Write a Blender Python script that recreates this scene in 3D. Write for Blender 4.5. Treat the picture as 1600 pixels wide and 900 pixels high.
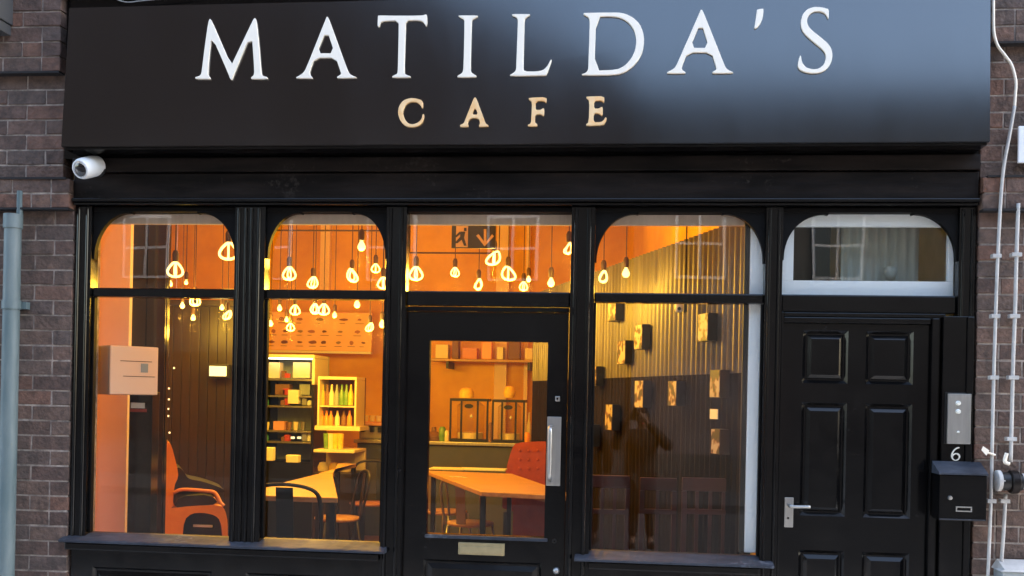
import bpy, bmesh, math, random
from mathutils import Vector, Matrix
random.seed(7)
S = bpy.context.scene
C = S.collection
for o in list(bpy.data.objects): bpy.data.objects.remove(o)

# ------------------------------------------------------------------ camera
D, HC, F = 5.6, 1.68, 1600.0
PX, PY, TH = 800.0, 620.0, 0.0205
PSI = math.atan(0.105)
RV = Vector((math.cos(PSI), math.sin(PSI), 0)); FV = Vector((-math.sin(PSI), math.cos(PSI), 0)); UV = Vector((0, 0, 1))
cam = bpy.data.objects.new('camera', bpy.data.cameras.new('camera')); C.objects.link(cam)
cam.data.sensor_width = 36; cam.data.lens = 36.0
cam.data.shift_y = (PY - 450) / 1600.0
cam.data.clip_start = 0.02; cam.data.clip_end = 800
r_ = (RV + UV * TH).normalized(); u_ = (UV - RV * TH).normalized()
m = Matrix((r_, u_, -FV)).transposed().to_4x4(); m.translation = Vector((0, -D, HC))
cam.matrix_world = m
S.camera = cam

# ------------------------------------------------------------------ sky, sun, exposure
w = bpy.data.worlds.new('World'); S.world = w; w.use_nodes = True
nt = w.node_tree; bg = nt.nodes['Background']
sky = nt.nodes.new('ShaderNodeTexSky'); sky.sky_type = 'NISHITA'; sky.sun_disc = False
SUN_EL, SUN_AZ = 38.0, 68.0
sky.sun_elevation = math.radians(SUN_EL); sky.sun_rotation = math.radians(SUN_AZ)
sky.air_density = 1.2; sky.dust_density = 3.0; sky.ozone_density = 1.0
nt.links.new(sky.outputs[0], bg.inputs[0]); bg.inputs[1].default_value = 0.15
sl = bpy.data.lights.new('sun', 'SUN'); sl.energy = 0.6; sl.angle = math.radians(14); sl.color = (1, .95, .88)
so = bpy.data.objects.new('sun', sl); C.objects.link(so)
az, el = math.radians(SUN_AZ), math.radians(SUN_EL)
sd = Vector((math.sin(az) * math.cos(el), math.cos(az) * math.cos(el), math.sin(el)))
so.rotation_euler = sd.to_track_quat('Z', 'Y').to_euler(); so.location = (0, 0, 30)
S.view_settings.view_transform = 'Standard'; S.view_settings.look = 'None'
S.view_settings.exposure = 2.7; S.view_settings.gamma = 1.0
BULB_W = 2.35

# ------------------------------------------------------------------ measuring helpers (pixel of the photo -> point in the place)
def ray(u, v):
    du = (u - PX) / F; e = -(v - PY) / F
    a = du - TH * e; b = e + TH * du
    return RV * a + FV + UV * b
O = Vector((0, -D, HC))
def at(u, v, Y=0.0):
    d = ray(u, v); return O + d * ((Y + D) / d.y)
def atz(u, v, Z):
    d = ray(u, v); return O + d * ((Z - HC) / d.z)
def atp(u, v, p, n):
    d = ray(u, v); return O + d * ((Vector(p) - O).dot(n) / d.dot(n))

# ------------------------------------------------------------------ materials
MATS = {}
def mat(name, col, rough=.6, metal=0., col2=None, scale=8., bump=0., bscale=None, spec=.5, emit=None, es=0., coat=0., stretch=None, ior=None, detail=6, rvar=0., rand=None, trans=None):
    m = bpy.data.materials.new(name); m.use_nodes = True; MATS[name] = m
    n, l = m.node_tree.nodes, m.node_tree.links
    b = n['Principled BSDF']
    b.inputs['Roughness'].default_value = rough; b.inputs['Metallic'].default_value = metal
    b.inputs['Specular IOR Level'].default_value = spec
    if ior: b.inputs['IOR'].default_value = ior
    b.inputs['Coat Weight'].default_value = coat; b.inputs['Coat Roughness'].default_value = .08
    b.inputs['Base Color'].default_value = (*col, 1)
    if emit:
        b.inputs['Emission Color'].default_value = (*emit, 1); b.inputs['Emission Strength'].default_value = es
    geo = n.new('ShaderNodeNewGeometry'); vec = geo.outputs['Position']
    if stretch:
        mp = n.new('ShaderNodeMapping'); mp.inputs['Scale'].default_value = stretch
        l.new(vec, mp.inputs[0]); vec = mp.outputs[0]
    if col2 or bump or rvar:
        no = n.new('ShaderNodeTexNoise'); no.inputs['Scale'].default_value = scale; no.inputs['Detail'].default_value = detail
        no.inputs['Roughness'].default_value = .65
        l.new(vec, no.inputs['Vector'])
    if col2:
        cr = n.new('ShaderNodeValToRGB'); cr.color_ramp.elements[0].position = .35; cr.color_ramp.elements[1].position = .65
        cr.color_ramp.elements[0].color = (*col, 1); cr.color_ramp.elements[1].color = (*col2, 1)
        l.new(no.outputs['Fac'], cr.inputs[0]); out = cr.outputs[0]
        if rand:
            oi = n.new('ShaderNodeObjectInfo'); rr = n.new('ShaderNodeValToRGB')
            els = rr.color_ramp.elements
            for i, (p, c) in enumerate(rand):
                e = els[i] if i < 2 else els.new(p)
                e.position = p; e.color = (*c, 1)
            l.new(oi.outputs['Random'], rr.inputs[0])
            mx = n.new('ShaderNodeMix'); mx.data_type = 'RGBA'; mx.blend_type = 'MULTIPLY'; mx.inputs[0].default_value = 1
            l.new(out, mx.inputs[6]); l.new(rr.outputs[0], mx.inputs[7]); out = mx.outputs[2]
        l.new(out, b.inputs['Base Color'])
    if rvar:
        mr = n.new('ShaderNodeMapRange'); mr.inputs[3].default_value = rough - rvar; mr.inputs[4].default_value = rough + rvar
        mr.inputs[1].default_value = .3; mr.inputs[2].default_value = .7
        l.new(no.outputs['Fac'], mr.inputs[0]); l.new(mr.outputs[0], b.inputs['Roughness'])
    if bump:
        nb = n.new('ShaderNodeTexNoise'); nb.inputs['Scale'].default_value = bscale or scale * 3; nb.inputs['Detail'].default_value = 5
        l.new(vec, nb.inputs['Vector'])
        bp = n.new('ShaderNodeBump'); bp.inputs['Strength'].default_value = bump; bp.inputs['Distance'].default_value = .01
        l.new(nb.outputs['Fac'], bp.inputs['Height']); l.new(bp.outputs[0], b.inputs['Normal'])
    return m
black = mat('black_gloss_paint', (.0022, .0022, .0026), .16, col2=(.0045, .0042, .0042), scale=5, bump=.05, bscale=9, rvar=.05, spec=.36)
black_old = mat('black_weathered_paint', (.005, .0045, .0045), .40, col2=(.019, .014, .012), scale=3.2, stretch=(.6, 1, 3), bump=.2, bscale=12, rvar=.12, spec=.15)
matte_b = mat('black_matt_paint', (.0035, .0034, .0036), .55, col2=(.007, .0065, .006), scale=6, spec=.12)
sill_m = mat('sill_paint', (.055, .062, .078), .5, col2=(.028, .031, .04), scale=9, stretch=(.5, 1, 1), bump=.3, bscale=22, rvar=.08, spec=.15)
sign_m = mat('fascia_sheet', (.002, .0018, .0018), .15, col2=(.004, .003, .0028), scale=1.2, ior=2.06, spec=.5, bump=.03, bscale=1.5, rvar=.03, stretch=(1, 1, .35))
def wear(m, th, c):
    n, l = m.node_tree.nodes, m.node_tree.links; b = n['Principled BSDF']; src = b.inputs['Base Color'].links[0].from_socket
    g = n.new('ShaderNodeNewGeometry'); a = n.new('ShaderNodeTexNoise'); a.inputs['Scale'].default_value = 38; a.inputs['Detail'].default_value = 8; a.inputs['Roughness'].default_value = .7
    k = n.new('ShaderNodeTexNoise'); k.inputs['Scale'].default_value = 3.5; k.inputs['Detail'].default_value = 3
    l.new(g.outputs['Position'], a.inputs['Vector']); l.new(g.outputs['Position'], k.inputs['Vector'])
    mu = n.new('ShaderNodeMath'); mu.operation = 'MULTIPLY'; l.new(a.outputs['Fac'], mu.inputs[0]); l.new(k.outputs['Fac'], mu.inputs[1])
    r = n.new('ShaderNodeMapRange'); r.inputs[1].default_value = th; r.inputs[2].default_value = th + .06; l.new(mu.outputs[0], r.inputs[0])
    x = n.new('ShaderNodeMix'); x.data_type = 'RGBA'; x.inputs[7].default_value = (*c, 1)
    l.new(r.outputs[0], x.inputs[0]); l.new(src, x.inputs[6]); l.new(x.outputs[2], b.inputs['Base Color'])
wear(black, .38, (.014, .013, .013)); wear(black_old, .34, (.030, .025, .022)); wear(sill_m, .34, (.10, .11, .13))
white_l = mat('white_acrylic', (.95, .86, .72), .35, spec=.5)
gold_l = mat('gold_acrylic', (.90, .50, .19), .3, col2=(.95, .70, .40), scale=9, spec=.5)
brick_m = mat('brick', (.080, .055, .044), .85, col2=(.17, .112, .088), scale=22, bump=.9, bscale=45,
    rand=[(0, (.75, .8, .85)), (1, (1.15, .85, .72)), (.3, (1, .95, .9)), (.6, (.72, .66, .66)), (.8, (1.25, 1.12, 1.05))])
mortar_m = mat('mortar', (.46, .38, .32), .95, col2=(.17, .14, .12), scale=20, bump=.4)
cctv_m = mat('camera_shell', (.82, .84, .84), .35)
lens_m = mat('black_lens', (.004, .004, .004), .05, spec=.9)
steel = mat('brushed_steel', (.50, .49, .46), .35, metal=.8, col2=(.40, .39, .37), scale=30, stretch=(1, 1, .1))
brass = mat('dull_brass', (.50, .42, .24), .32, metal=.65, col2=(.42, .35, .20), scale=20)
pipe_m = mat('grey_conduit', (.55, .53, .50), .5, col2=(.42, .41, .39), scale=12)
drain_m = mat('grey_green_pipe', (.10, .145, .15), .5, col2=(.17, .21, .21), scale=9, stretch=(1, 1, .25), bump=.2)
white_p = mat('white_paint', (.90, .92, .94), .45, col2=(.84, .86, .89), scale=6)
pale_wall = mat('pale_plaster', (.94, .74, .67), .7, col2=(.90, .68, .60), scale=4, bump=.1)
orange_w = mat('orange_wall_paint', (.90, .52, .022), .75, col2=(.66, .33, .015), scale=1.1, bump=.08)
ceil_m = mat('orange_ceiling_paint', (.82, .44, .05), .8, col2=(.75, .38, .04), scale=1.2)
floor_m = mat('wood_floor_boards', (.14, .065, .025), .4, col2=(.21, .10, .04), scale=5, stretch=(6, .5, 1))
darkwood = mat('dark_wood_panel', (.016, .008, .004), .5, col2=(.009, .0045, .002), scale=6, stretch=(4, 4, .4), rand=[(0, (.7, .7, .7)), (1, (1.3, 1.2, 1.1)), (.5, (1, 1, 1))])
tablewood = mat('table_wood', (.60, .33, .14), .35, col2=(.36, .18, .07), scale=9, stretch=(.5, 7, 4))
darkcab = mat('dark_cabinet', (.008, .007, .006), .12, col2=(.012, .010, .009), scale=4, spec=.5)
counter_m = mat('grey_counter_front', (.05, .055, .06), .5, col2=(.07, .07, .07), scale=5)
metalbar = mat('black_metal', (.012, .012, .012), .4, metal=.3)
galv = mat('galvanised_metal', (.35, .33, .30), .35, metal=.8)
redf = mat('red_upholstery', (.35, .045, .02), .6, col2=(.26, .03, .015), scale=12)
orange_p = mat('orange_plastic', (.85, .36, .04), .45, col2=(.76, .28, .03), scale=5)
pink_f = mat('salmon_fabric', (.75, .35, .25), .8)
grey_s = mat('grey_box_shell', (.30, .34, .35), .4)
peach_s = mat('lamplit_peach_front', (.88, .62, .46), .45)
white_i = mat('white_enamel', (.80, .80, .72), .4)
menu_m = mat('menu_board_print', (.92, .60, .30), .6, col2=(.88, .54, .24), scale=3)
ink = mat('dark_print', (.10, .04, .02), .7)
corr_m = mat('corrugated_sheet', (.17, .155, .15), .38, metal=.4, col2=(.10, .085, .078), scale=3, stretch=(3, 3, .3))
corr_refl = mat('corrugated_sheet_reflection', (.016, .009, .006), .85, metal=0., spec=.15, col2=(.009, .005, .004), scale=3, stretch=(3, 3, .3))  # dark tone paints in the reflection of the street's ground floors
glow = mat('filament_glow', (1, .8, .4), .3, emit=(1, .63, .17), es=.62)
tinylight = mat('tiny_light', (1, .8, .5), .3, emit=(1, .72, .35), es=.3)
exitlit = mat('lit_white_panel', (.9, 1, .85), .3, emit=(.85, 1, .72), es=.13)
socket_m = mat('dark_socket', (.05, .02, .01), .5)
yellow_i = mat('yellow_produce', (.85, .62, .06), .5, col2=(.80, .45, .04), scale=25)
green_i = mat('green_bottle', (.10, .26, .05), .3, col2=(.2, .36, .08), scale=25)
orange_i = mat('orange_juice', (.9, .32, .04), .3)
cream_i = mat('cream_ceramic', (.80, .68, .48), .4)
brown_i = mat('brown_carton', (.22, .11, .05), .6)
hallgrey = mat('hall_grey_green', (.48, .54, .49), .8, col2=(.56, .62, .57), scale=7, stretch=(6, 1, 1), bump=.1)
halldark = mat('hall_dark', (.03, .035, .03), .7)
coat_m = mat('dark_coat', (.010, .008, .008), .9)
skin_m = mat('skin', (.15, .08, .055), .6)
asphalt = mat('asphalt', (.045, .045, .048), .9, col2=(.06, .06, .06), scale=30, bump=.3)
paving = mat('paving', (.46, .45, .43), .85, col2=(.40, .39, .37), scale=8, bump=.2)
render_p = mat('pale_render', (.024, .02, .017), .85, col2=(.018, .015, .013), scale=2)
dkfront = mat('dark_shopfront', (.13, .10, .095), .6, col2=(.18, .14, .13), scale=1.5)
dkshop = mat('black_shopfront', (.030, .024, .022), .6, col2=(.042, .034, .031), scale=1.5)
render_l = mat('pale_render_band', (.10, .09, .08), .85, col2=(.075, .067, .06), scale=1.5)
white_o = mat('old_white_frame', (.62, .60, .58), .6)
slate = mat('slate', (.05, .05, .055), .6)
midbrick = mat('street_brick', (.030, .019, .015), .9, col2=(.020, .013, .011), scale=12)
pane_dark = mat('far_pane', (.02, .022, .025), .08, spec=.8)

def glass(name, ior=1.55, tint=(.97, .98, .97), rough=0.0):
    m = bpy.data.materials.new(name); m.use_nodes = True
    n, l = m.node_tree.nodes, m.node_tree.links; n.clear()
    o = n.new('ShaderNodeOutputMaterial'); mx = n.new('ShaderNodeMixShader'); t = n.new('ShaderNodeBsdfTransparent'); g = n.new('ShaderNodeBsdfGlossy'); fr = n.new('ShaderNodeFresnel')
    fr.inputs[0].default_value = ior; t.inputs[0].default_value = (*tint, 1); g.inputs['Roughness'].default_value = rough
    nz = n.new('ShaderNodeTexNoise'); nz.inputs['Scale'].default_value = 1.3; nz.inputs['Detail'].default_value = 1
    ge = n.new('ShaderNodeNewGeometry'); l.new(ge.outputs['Position'], nz.inputs['Vector'])
    iv = n.new('ShaderNodeMix'); iv.data_type = 'FLOAT'; iv.inputs[2].default_value = ior; iv.inputs[3].default_value = 1 / ior
    l.new(ge.outputs['Backfacing'], iv.inputs[0]); l.new(iv.outputs[0], fr.inputs[0])   # same index from either side of the thin sheet
    bp = n.new('ShaderNodeBump'); bp.inputs['Strength'].default_value = .05; bp.inputs['Distance'].default_value = .02
    l.new(nz.outputs['Fac'], bp.inputs['Height']); l.new(bp.outputs[0], g.inputs['Normal'])
    l.new(fr.outputs[0], mx.inputs[0]); l.new(t.outputs[0], mx.inputs[1]); l.new(g.outputs[0], mx.inputs[2]); l.new(mx.outputs[0], o.inputs[0])
    return m
pane = glass('window_glass', 1.52)
jar_g = glass('jar_glass', 1.5, (.93, .93, .9), .02)

def art(name, seed):
    m = bpy.data.materials.new(name); m.use_nodes = True
    n, l = m.node_tree.nodes, m.node_tree.links; b = n['Principled BSDF']; b.inputs['Roughness'].default_value = .5
    tc = n.new('ShaderNodeNewGeometry'); v = n.new('ShaderNodeTexNoise'); v.inputs['Scale'].default_value = 16; v.inputs['Detail'].default_value = 1.5
    mp = n.new('ShaderNodeMapping'); mp.inputs['Location'].default_value = (seed * 3.1, seed * 1.7, seed)
    l.new(tc.outputs['Position'], mp.inputs[0]); l.new(mp.outputs[0], v.inputs['Vector'])
    cr = n.new('ShaderNodeValToRGB'); cr.color_ramp.interpolation = 'LINEAR'
    cols = [(.02, .014, .012), (.16, .05, .03), (.46, .38, .33)]
    cr.color_ramp.elements[0].position = .42; cr.color_ramp.elements[0].color = (*cols[0], 1)
    cr.color_ramp.elements[1].position = .56; cr.color_ramp.elements[1].color = (*cols[2], 1)
    e = cr.color_ramp.elements.new(.48); e.color = (*cols[1], 1)
    l.new(v.outputs['Fac'], cr.inputs[0]); l.new(cr.outputs[0], b.inputs['Base Color'])
    return m

# ------------------------------------------------------------------ mesh helpers
def box(bm, x0, x1, y0, y1, z0, z1, bev=0.):
    x0, x1 = sorted((x0, x1)); y0, y1 = sorted((y0, y1)); z0, z1 = sorted((z0, z1))
    vs = [bm.verts.new((x, y, z)) for z in (z0, z1) for y in (y0, y1) for x in (x0, x1)]
    fs = [bm.faces.new([vs[i] for i in f]) for f in ((0, 2, 3, 1), (4, 5, 7, 6), (0, 1, 5, 4), (2, 6, 7, 3), (0, 4, 6, 2), (1, 3, 7, 5))]
    if bev:
        es = list({e for f in fs for e in f.edges})
        bmesh.ops.bevel(bm, geom=es, offset=bev, segments=2, affect='EDGES', profile=.6)
    return vs
def hexa(bm, pts):   # 4 bottom, 4 top corners
    vs = [bm.verts.new(p) for p in pts]
    for f in ((3, 2, 1, 0), (4, 5, 6, 7), (0, 1, 5, 4), (1, 2, 6, 5), (2, 3, 7, 6), (3, 0, 4, 7)): bm.faces.new([vs[i] for i in f])
def prism(bm, pts, off):  # polygon pts (list of Vector) extruded by off
    a = [bm.verts.new(p) for p in pts]; b = [bm.verts.new(Vector(p) + Vector(off)) for p in pts]; n = len(pts)
    bm.faces.new(a); bm.faces.new(b[::-1])
    for i in range(n): bm.faces.new([a[i], b[i], b[(i + 1) % n], a[(i + 1) % n]])
def tube(bm, path, r, n=8, closed=False, caps=True):
    path = [Vector(p) for p in path]; N = len(path); rings = []
    rs = r if isinstance(r, (list, tuple)) else [r] * N
    prev = None
    for i, p in enumerate(path):
        if closed: t = path[(i + 1) % N] - path[i - 1]
        else: t = path[min(i + 1, N - 1)] - path[max(i - 1, 0)]
        t.normalize()
        if prev is None:
            a = Vector((0, 0, 1)) if abs(t.z) < .9 else Vector((1, 0, 0)); prev = t.cross(a).normalized()
        s = (prev - t * prev.dot(t)).normalized(); prev = s; q = t.cross(s)
        rings.append([bm.verts.new(p + (s * math.cos(2 * math.pi * k / n) + q * math.sin(2 * math.pi * k / n)) * rs[i]) for k in range(n)])
    for i in range(N if closed else N - 1):
        A, B = rings[i], rings[(i + 1) % N]
        for k in range(n): bm.faces.new([A[k], A[(k + 1) % n], B[(k + 1) % n], B[k]])
    if not closed and caps: bm.faces.new(rings[0][::-1]); bm.faces.new(rings[-1])
def lathe(bm, prof, c=(0, 0, 0), n=20, M=None):
    c = Vector(c); rings = []
    for r, z in prof:
        if r < 1e-5: rings.append([bm.verts.new((0, 0, z))])
        else: rings.append([bm.verts.new((r * math.cos(2 * math.pi * k / n), r * math.sin(2 * math.pi * k / n), z)) for k in range(n)])
    for A, B in zip(rings, rings[1:]):
        for k in range(n):
            a = [A[k % len(A)], A[(k + 1) % len(A)], B[(k + 1) % len(B)], B[k % len(B)]]
            u = []
            for v in a:
                if v not in u: u.append(v)
            if len(u) > 2: bm.faces.new(u)
    vs = [v for R in rings for v in R]
    for v in vs: v.co = (M @ v.co if M else v.co) + c
def smooth_path(pts, k=6):
    pts = [Vector(p) for p in pts]; out = []
    for i in range(len(pts) - 1):
        p0, p1, p2, p3 = pts[max(i - 1, 0)], pts[i], pts[i + 1], pts[min(i + 2, len(pts) - 1)]
        for j in range(k):
            t = j / k
            out.append(.5 * ((2 * p1) + (p2 - p0) * t + (2 * p0 - 5 * p1 + 4 * p2 - p3) * t * t + (3 * p1 - p0 - 3 * p2 + p3) * t ** 3))
    out.append(pts[-1]); return out

ROOT = {}
def wloc(o):
    v = Vector((0, 0, 0))
    while o is not None: v = v + o.location; o = o.parent
    return v
def obj(name, bm, m, parent=None, loc=None, smooth=False, label=None):
    bmesh.ops.recalc_face_normals(bm, faces=bm.faces[:])
    me = bpy.data.meshes.new(name); 
    base = wloc(parent) if parent else Vector((0, 0, 0))
    if loc is not None: base = Vector(loc)
    for v in bm.verts: v.co -= base
    bm.to_mesh(me); bm.free(); me.materials.append(m)
    o = bpy.data.objects.new(name, me); C.objects.link(o)
    if smooth:
        for p in me.polygons: p.use_smooth = True
        if smooth == 'auto':
            try: me.set_sharp_from_angle(angle=math.radians(35))
            except Exception: pass
    if parent: o.parent = parent; 
    if loc is not None: o.location = base - (wloc(parent) if parent else Vector((0, 0, 0)))
    if label: o['label'] = label
    return o
def thing(name, label, cat, loc=(0, 0, 0), group=None):
    o = bpy.data.objects.new(name, None); C.objects.link(o); o.location = loc; o.empty_display_size = .1
    o['label'] = label; o['category'] = cat
    if group: o['group'] = group
    return o
def tag(o, label, cat, group=None):
    o['label'] = label; o['category'] = cat
    if group: o['group'] = group
    return o
def struct(name, bm, m, smooth=False):
    o = obj(name, bm, m, smooth=smooth); o['kind'] = 'structure'; return o
def B(): return bmesh.new()
def bx(name, m, parent, *a, bev=0., loc=None, label=None, smooth=False):
    bm = B(); box(bm, *a, bev=bev); return obj(name, bm, m, parent, loc=loc, label=label, smooth=smooth)
def chaikin(p, k=1):
    for _ in range(k):
        q = []
        for i in range(len(p)):
            a, b = Vector(p[i]), Vector(p[(i + 1) % len(p)])
            q += [a * .78 + b * .22, a * .22 + b * .78]
        p = q
    return p
def flat_letter(name, loops, origin, ux, uz, nrm, depth, m, parent, label=None, k=1):
    """outline loops given as world points on a plane -> solid raised letter"""
    cu = bpy.data.curves.new(name, 'CURVE'); cu.dimensions = '2D'; cu.fill_mode = 'BOTH'; cu.extrude = depth / 2
    cu.bevel_depth = 0.0012; cu.bevel_resolution = 1; cu.offset = -.0026
    for lp in loops:
        p2 = [((p - origin).dot(ux), (p - origin).dot(uz)) for p in lp]
        p2 = [tuple(v) for v in chaikin([Vector((*q, 0)) for q in p2], k)]
        sp = cu.splines.new('POLY'); sp.points.add(len(p2) - 1)
        for i, q in enumerate(p2): sp.points[i].co = (q[0], q[1], 0, 1)
        sp.use_cyclic_u = True
    tmp = bpy.data.objects.new('tmp', cu); C.objects.link(tmp)
    dg = bpy.context.evaluated_depsgraph_get(); me = bpy.data.meshes.new_from_object(tmp.evaluated_get(dg))
    bpy.data.objects.remove(tmp)
    base = wloc(parent) if parent else Vector((0, 0, 0))
    for v in me.vertices:
        v.co = origin + ux * v.co.x + uz * v.co.y + nrm * (v.co.z + depth / 2) - base
    me.name = name; me.materials.clear(); me.materials.append(m)
    o = bpy.data.objects.new(name, me); C.objects.link(o)
    if parent: o.parent = parent
    if label: o['label'] = label
    return o

# ================================================================== GROUND
bm = B(); box(bm, -60, 60, -3.0, 12, -.3, 0.0); struct('pavement', bm, paving)
bm = B(); box(bm, -60, 60, -3.13, -3.004, -.3, .004, bev=.01); struct('kerb', bm, paving)
bm = B(); box(bm, -300, 300, -300, 300, -.4, -.12); struct('road', bm, asphalt)
bm = B(); box(bm, -60, 60, -17, -11.2, -.3, 0.0); struct('opposite_pavement', bm, asphalt)

# ================================================================== BRICK PIERS
CH = .0865
def brick_mesh(L, H, W, seed):
    rnd = random.Random(seed); bm = B(); box(bm, -L / 2, L / 2, 0, W, -H / 2, H / 2, bev=.0035)
    for v in bm.verts: v.co += Vector((rnd.uniform(-.0015, .0015), rnd.uniform(-.002, .002), rnd.uniform(-.0015, .0015)))
    bmesh.ops.recalc_face_normals(bm, faces=bm.faces[:])
    me = bpy.data.meshes.new('brick'); bm.to_mesh(me); bm.free(); me.materials.append(brick_m); return me
LS = {'s': .225, 'h': .109}
BM = {k: [brick_mesh(L, CH - .009, .1, i * 7 + len(k) + ord(k)) for i in range(4)] for k, L in LS.items()}
def pier(label, xin, sgn, nl, bands, edges):
    t = thing('brick_pier', label, 'brick wall', (xin, 0, 0))
    W = nl * .234
    x_far = xin + sgn * W
    zt = 2.70; n0 = -int(zt / CH)
    for a, b, e in [(n0, 0, 0)] + [(a, b, e) for a, b, pr, e in edges]:
        x_in = xin + sgn * (.006 - e); bm = B(); box(bm, min(x_in, x_far), max(x_in, x_far), -.0175, .30, max(0, zt + a * CH + (0 if a == n0 else .0005)), min(4.45, zt + b * CH))
        obj('mortar', bm, mortar_m, t)
    for r in range(n0 + 0, 21):
        z = zt + r * CH + CH / 2
        if z < .05: continue
        proud = 0; ex = 0
        for (a, b, pr, e) in edges:
            if a <= r < b: proud, ex = pr, e
        x = 0.0; k = r % 2
        seq = []
        if k == 0: seq = ['s'] * nl
        else: seq = ['h'] + ['s'] * (nl - 1) + ['h']
        if (r * 7) % 5 == 0 and nl > 1: seq = (['h', 'h'] + seq[1:]) if seq[0] == 's' else seq
        for kk in seq:
            L = LS[kk]
            o = bpy.data.objects.new('brick', random.choice(BM[kk])); C.objects.link(o); o.parent = t
            o.location = (sgn * (x + L / 2 - ex), -.022 - proud + random.uniform(-.002, .002), z + random.uniform(-.001, .001))
            x += L + .009
    for a, pr_, e_ in ((0, .058, 0), (2, .058, -.02), (edges[-1][0], .058, edges[-1][3])):
        z_ = zt + a * CH; bm = B(); box(bm, min(xin + sgn * (.002 - e_), x_far), max(xin + sgn * (.002 - e_), x_far), -.022 - pr_, -.019, z_ - .007, z_ + .004); obj('ledge_shadow', bm, ledge_shade, t)  # thin dark strips drawn in for the shadow lines at the ledges
    if bands:
        for (a, b, pr, e) in edges:
            if pr > 0:
                bm = B(); box(bm, min(xin + sgn * (.01 - e), x_far), max(xin + sgn * (.01 - e), x_far), -.0165 - pr, 0.0, zt + a * CH + .004, zt + b * CH - .004)
                obj('mortar_band', bm, mortar_m, t)
    return t
# corbelled bands: rows 0-1 project, rows 9+ project
ledge_shade = mat('ledge_shadow_dark', (.012, .010, .010), .8)
pier('dark brick pier left of the shopfront beside the grey drainpipe', -3.135, -1, 5, True, [(0, 2, .05, 0), (2, 9, 0, -.068), (9, 21, .05, -.072)])
pier('dark brick pier right of the black side door behind grey conduits', 1.85, 1, 5, True, [(0, 2, .05, 0), (2, 10, 0, 0.0), (10, 21, .05, -.03)])

# upper wall over the shop, kept out of view
bm = B(); box(bm, -4.4, 3.1, .0, .3, 4.46, 8.6); o = obj('upper_wall', bm, midbrick, loc=(0, 0, 4.46)); tag(o, 'brick upper wall above the black cafe fascia', 'wall')

# ================================================================== SHOPFRONT
sf = thing('shopfront', 'black painted timber shopfront with arched upper windows and two doors', 'shopfront', (-.6, 0, 0))
ZT, ZG, ZR1, ZR0, ZB = 2.725, 2.697, 2.262, 2.206, .85
def fp(name, m, *a, bev=.004, smooth=False, parent=None): return bx(name, m, parent or sf, *a, bev=bev, smooth=smooth)
# frieze boards and mouldings
fp('frieze_board', black_old, -3.13, 1.842, -.035, .08, 2.765, 2.905)
fp('frieze_board', black_old, -3.13, 1.842, -.055, .08, 2.912, 2.990)
fp('soffit_board', black, -3.20, 1.842, -.02, .08, 2.994, 3.949, bev=0)
fp('moulding', black, -3.13, 1.842, -.062, .05, 2.742, 2.762, bev=.006)
fp('moulding', black, -3.13, 1.842, -.045, .05, 2.726, 2.740, bev=.004)
# jambs and mullions : plain back post plus flutes
posts = [('jamb', -3.13, -3.033, .82, ZT), ('mullion', -2.180, -2.003, .82, ZT), ('mullion', -1.309, -1.193, 0, ZT), ('mullion', -.280, -.150, 0, ZT), ('mullion', .762, .852, 0, ZT), ('jamb', 1.757, 1.842, 0, ZT)]
for i, (n, x0, x1, z0, z1) in enumerate(posts):
    p = fp(n, black, x0, x1, -.01, .075, z0, z1)
    wd = x1 - x0
    nf = 1 if wd < .12 else 2
    if i in (1,):
        xs = [x0 + .012, x0 + .055, x0 + .088, x0 + .13]; ww = [.02, .018, .018, .02]
    else:
        xs = [x0 + wd * .12, x0 + wd * .66]; ww = [wd * .18] * 2
    for xx, w_ in zip(xs, ww):
        bm = B(); tube(bm, [(xx + w_ / 2, -.012, max(z0, .02) + .01), (xx + w_ / 2, -.012, z1 - .012)], w_ / 2, 10)
        obj('flute', bm, black, p, smooth='auto')
    if i == 5: pass
# glazing head rail, transoms
wins = [(-3.033, -2.180, 'a'), (-2.003, -1.309, 'a'), (-1.193, -.280, 'r'), (-.150, .762, 'a'), (.852, 1.757, 'a')]
for x0, x1, k in wins:
    fp('head_rail', matte_b, x0 + .001, x1 - .001, .005, .09 if x0 < .8 else .064, ZG, ZT - .002)
    if k == 'a':
        # arched spandrel board
        bm = B(); w_ = x1 - x0
        rx, rz = (.205, .26) if w_ > .85 else (.175, .25)
        if x0 > .8: rx, rz = .21, .24
        for sgn, xc in ((1, x0 + .001), (-1, x1 - .001)):
            pts = [Vector((xc, 0, ZG + .004)), Vector((xc, 0, ZG - rz - .012)), Vector((xc + sgn * .008, 0, ZG - rz - .012))]
            pts += [Vector((xc + sgn * (.008 + rx * (1 - math.cos(a))), 0, ZG - rz + rz * math.sin(a) * .97)) for a in [math.pi / 2 * q / 12 for q in range(0, 13)]]
            pts += [Vector((xc + sgn * (rx + .025), 0, ZG - .012)), Vector((xc + sgn * (rx + .03), 0, ZG + .004))]
            prism(bm, [p + Vector((0, .012, 0)) for p in pts], (0, .035, 0)); obj('spandrel', bm, matte_b, sf); bm = B()
        bm.free()
    bm = B(); box(bm, x0, x1, .055, .061, ZR1, ZG); obj('upper_pane', bm, pane, sf)
    if k != 'r' and x0 < .8:
        bm = B(); box(bm, x0, x1, .056, .062, ZB, ZR0); obj('lower_pane', bm, pane, sf)
    # transom rail with a rounded front
    z0 = ZR0
    if x0 > .8: z0 = 2.165
    if k == 'r': z0 = 2.175
    fp('transom_rail', black, x0 + .001, x1 - .001, .012, .10 if x0 < .8 else .064, z0 + .002, ZR1 - .002, bev=.008)
    # slim glazing bead down both sides
    if k != 'r' and x0 < .8:
        for xx in (x0 + .0005, x1 - .0125): fp('glazing_bead', matte_b, xx, xx + .012, .02, .054, ZB, ZR0, bev=.002)
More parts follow.
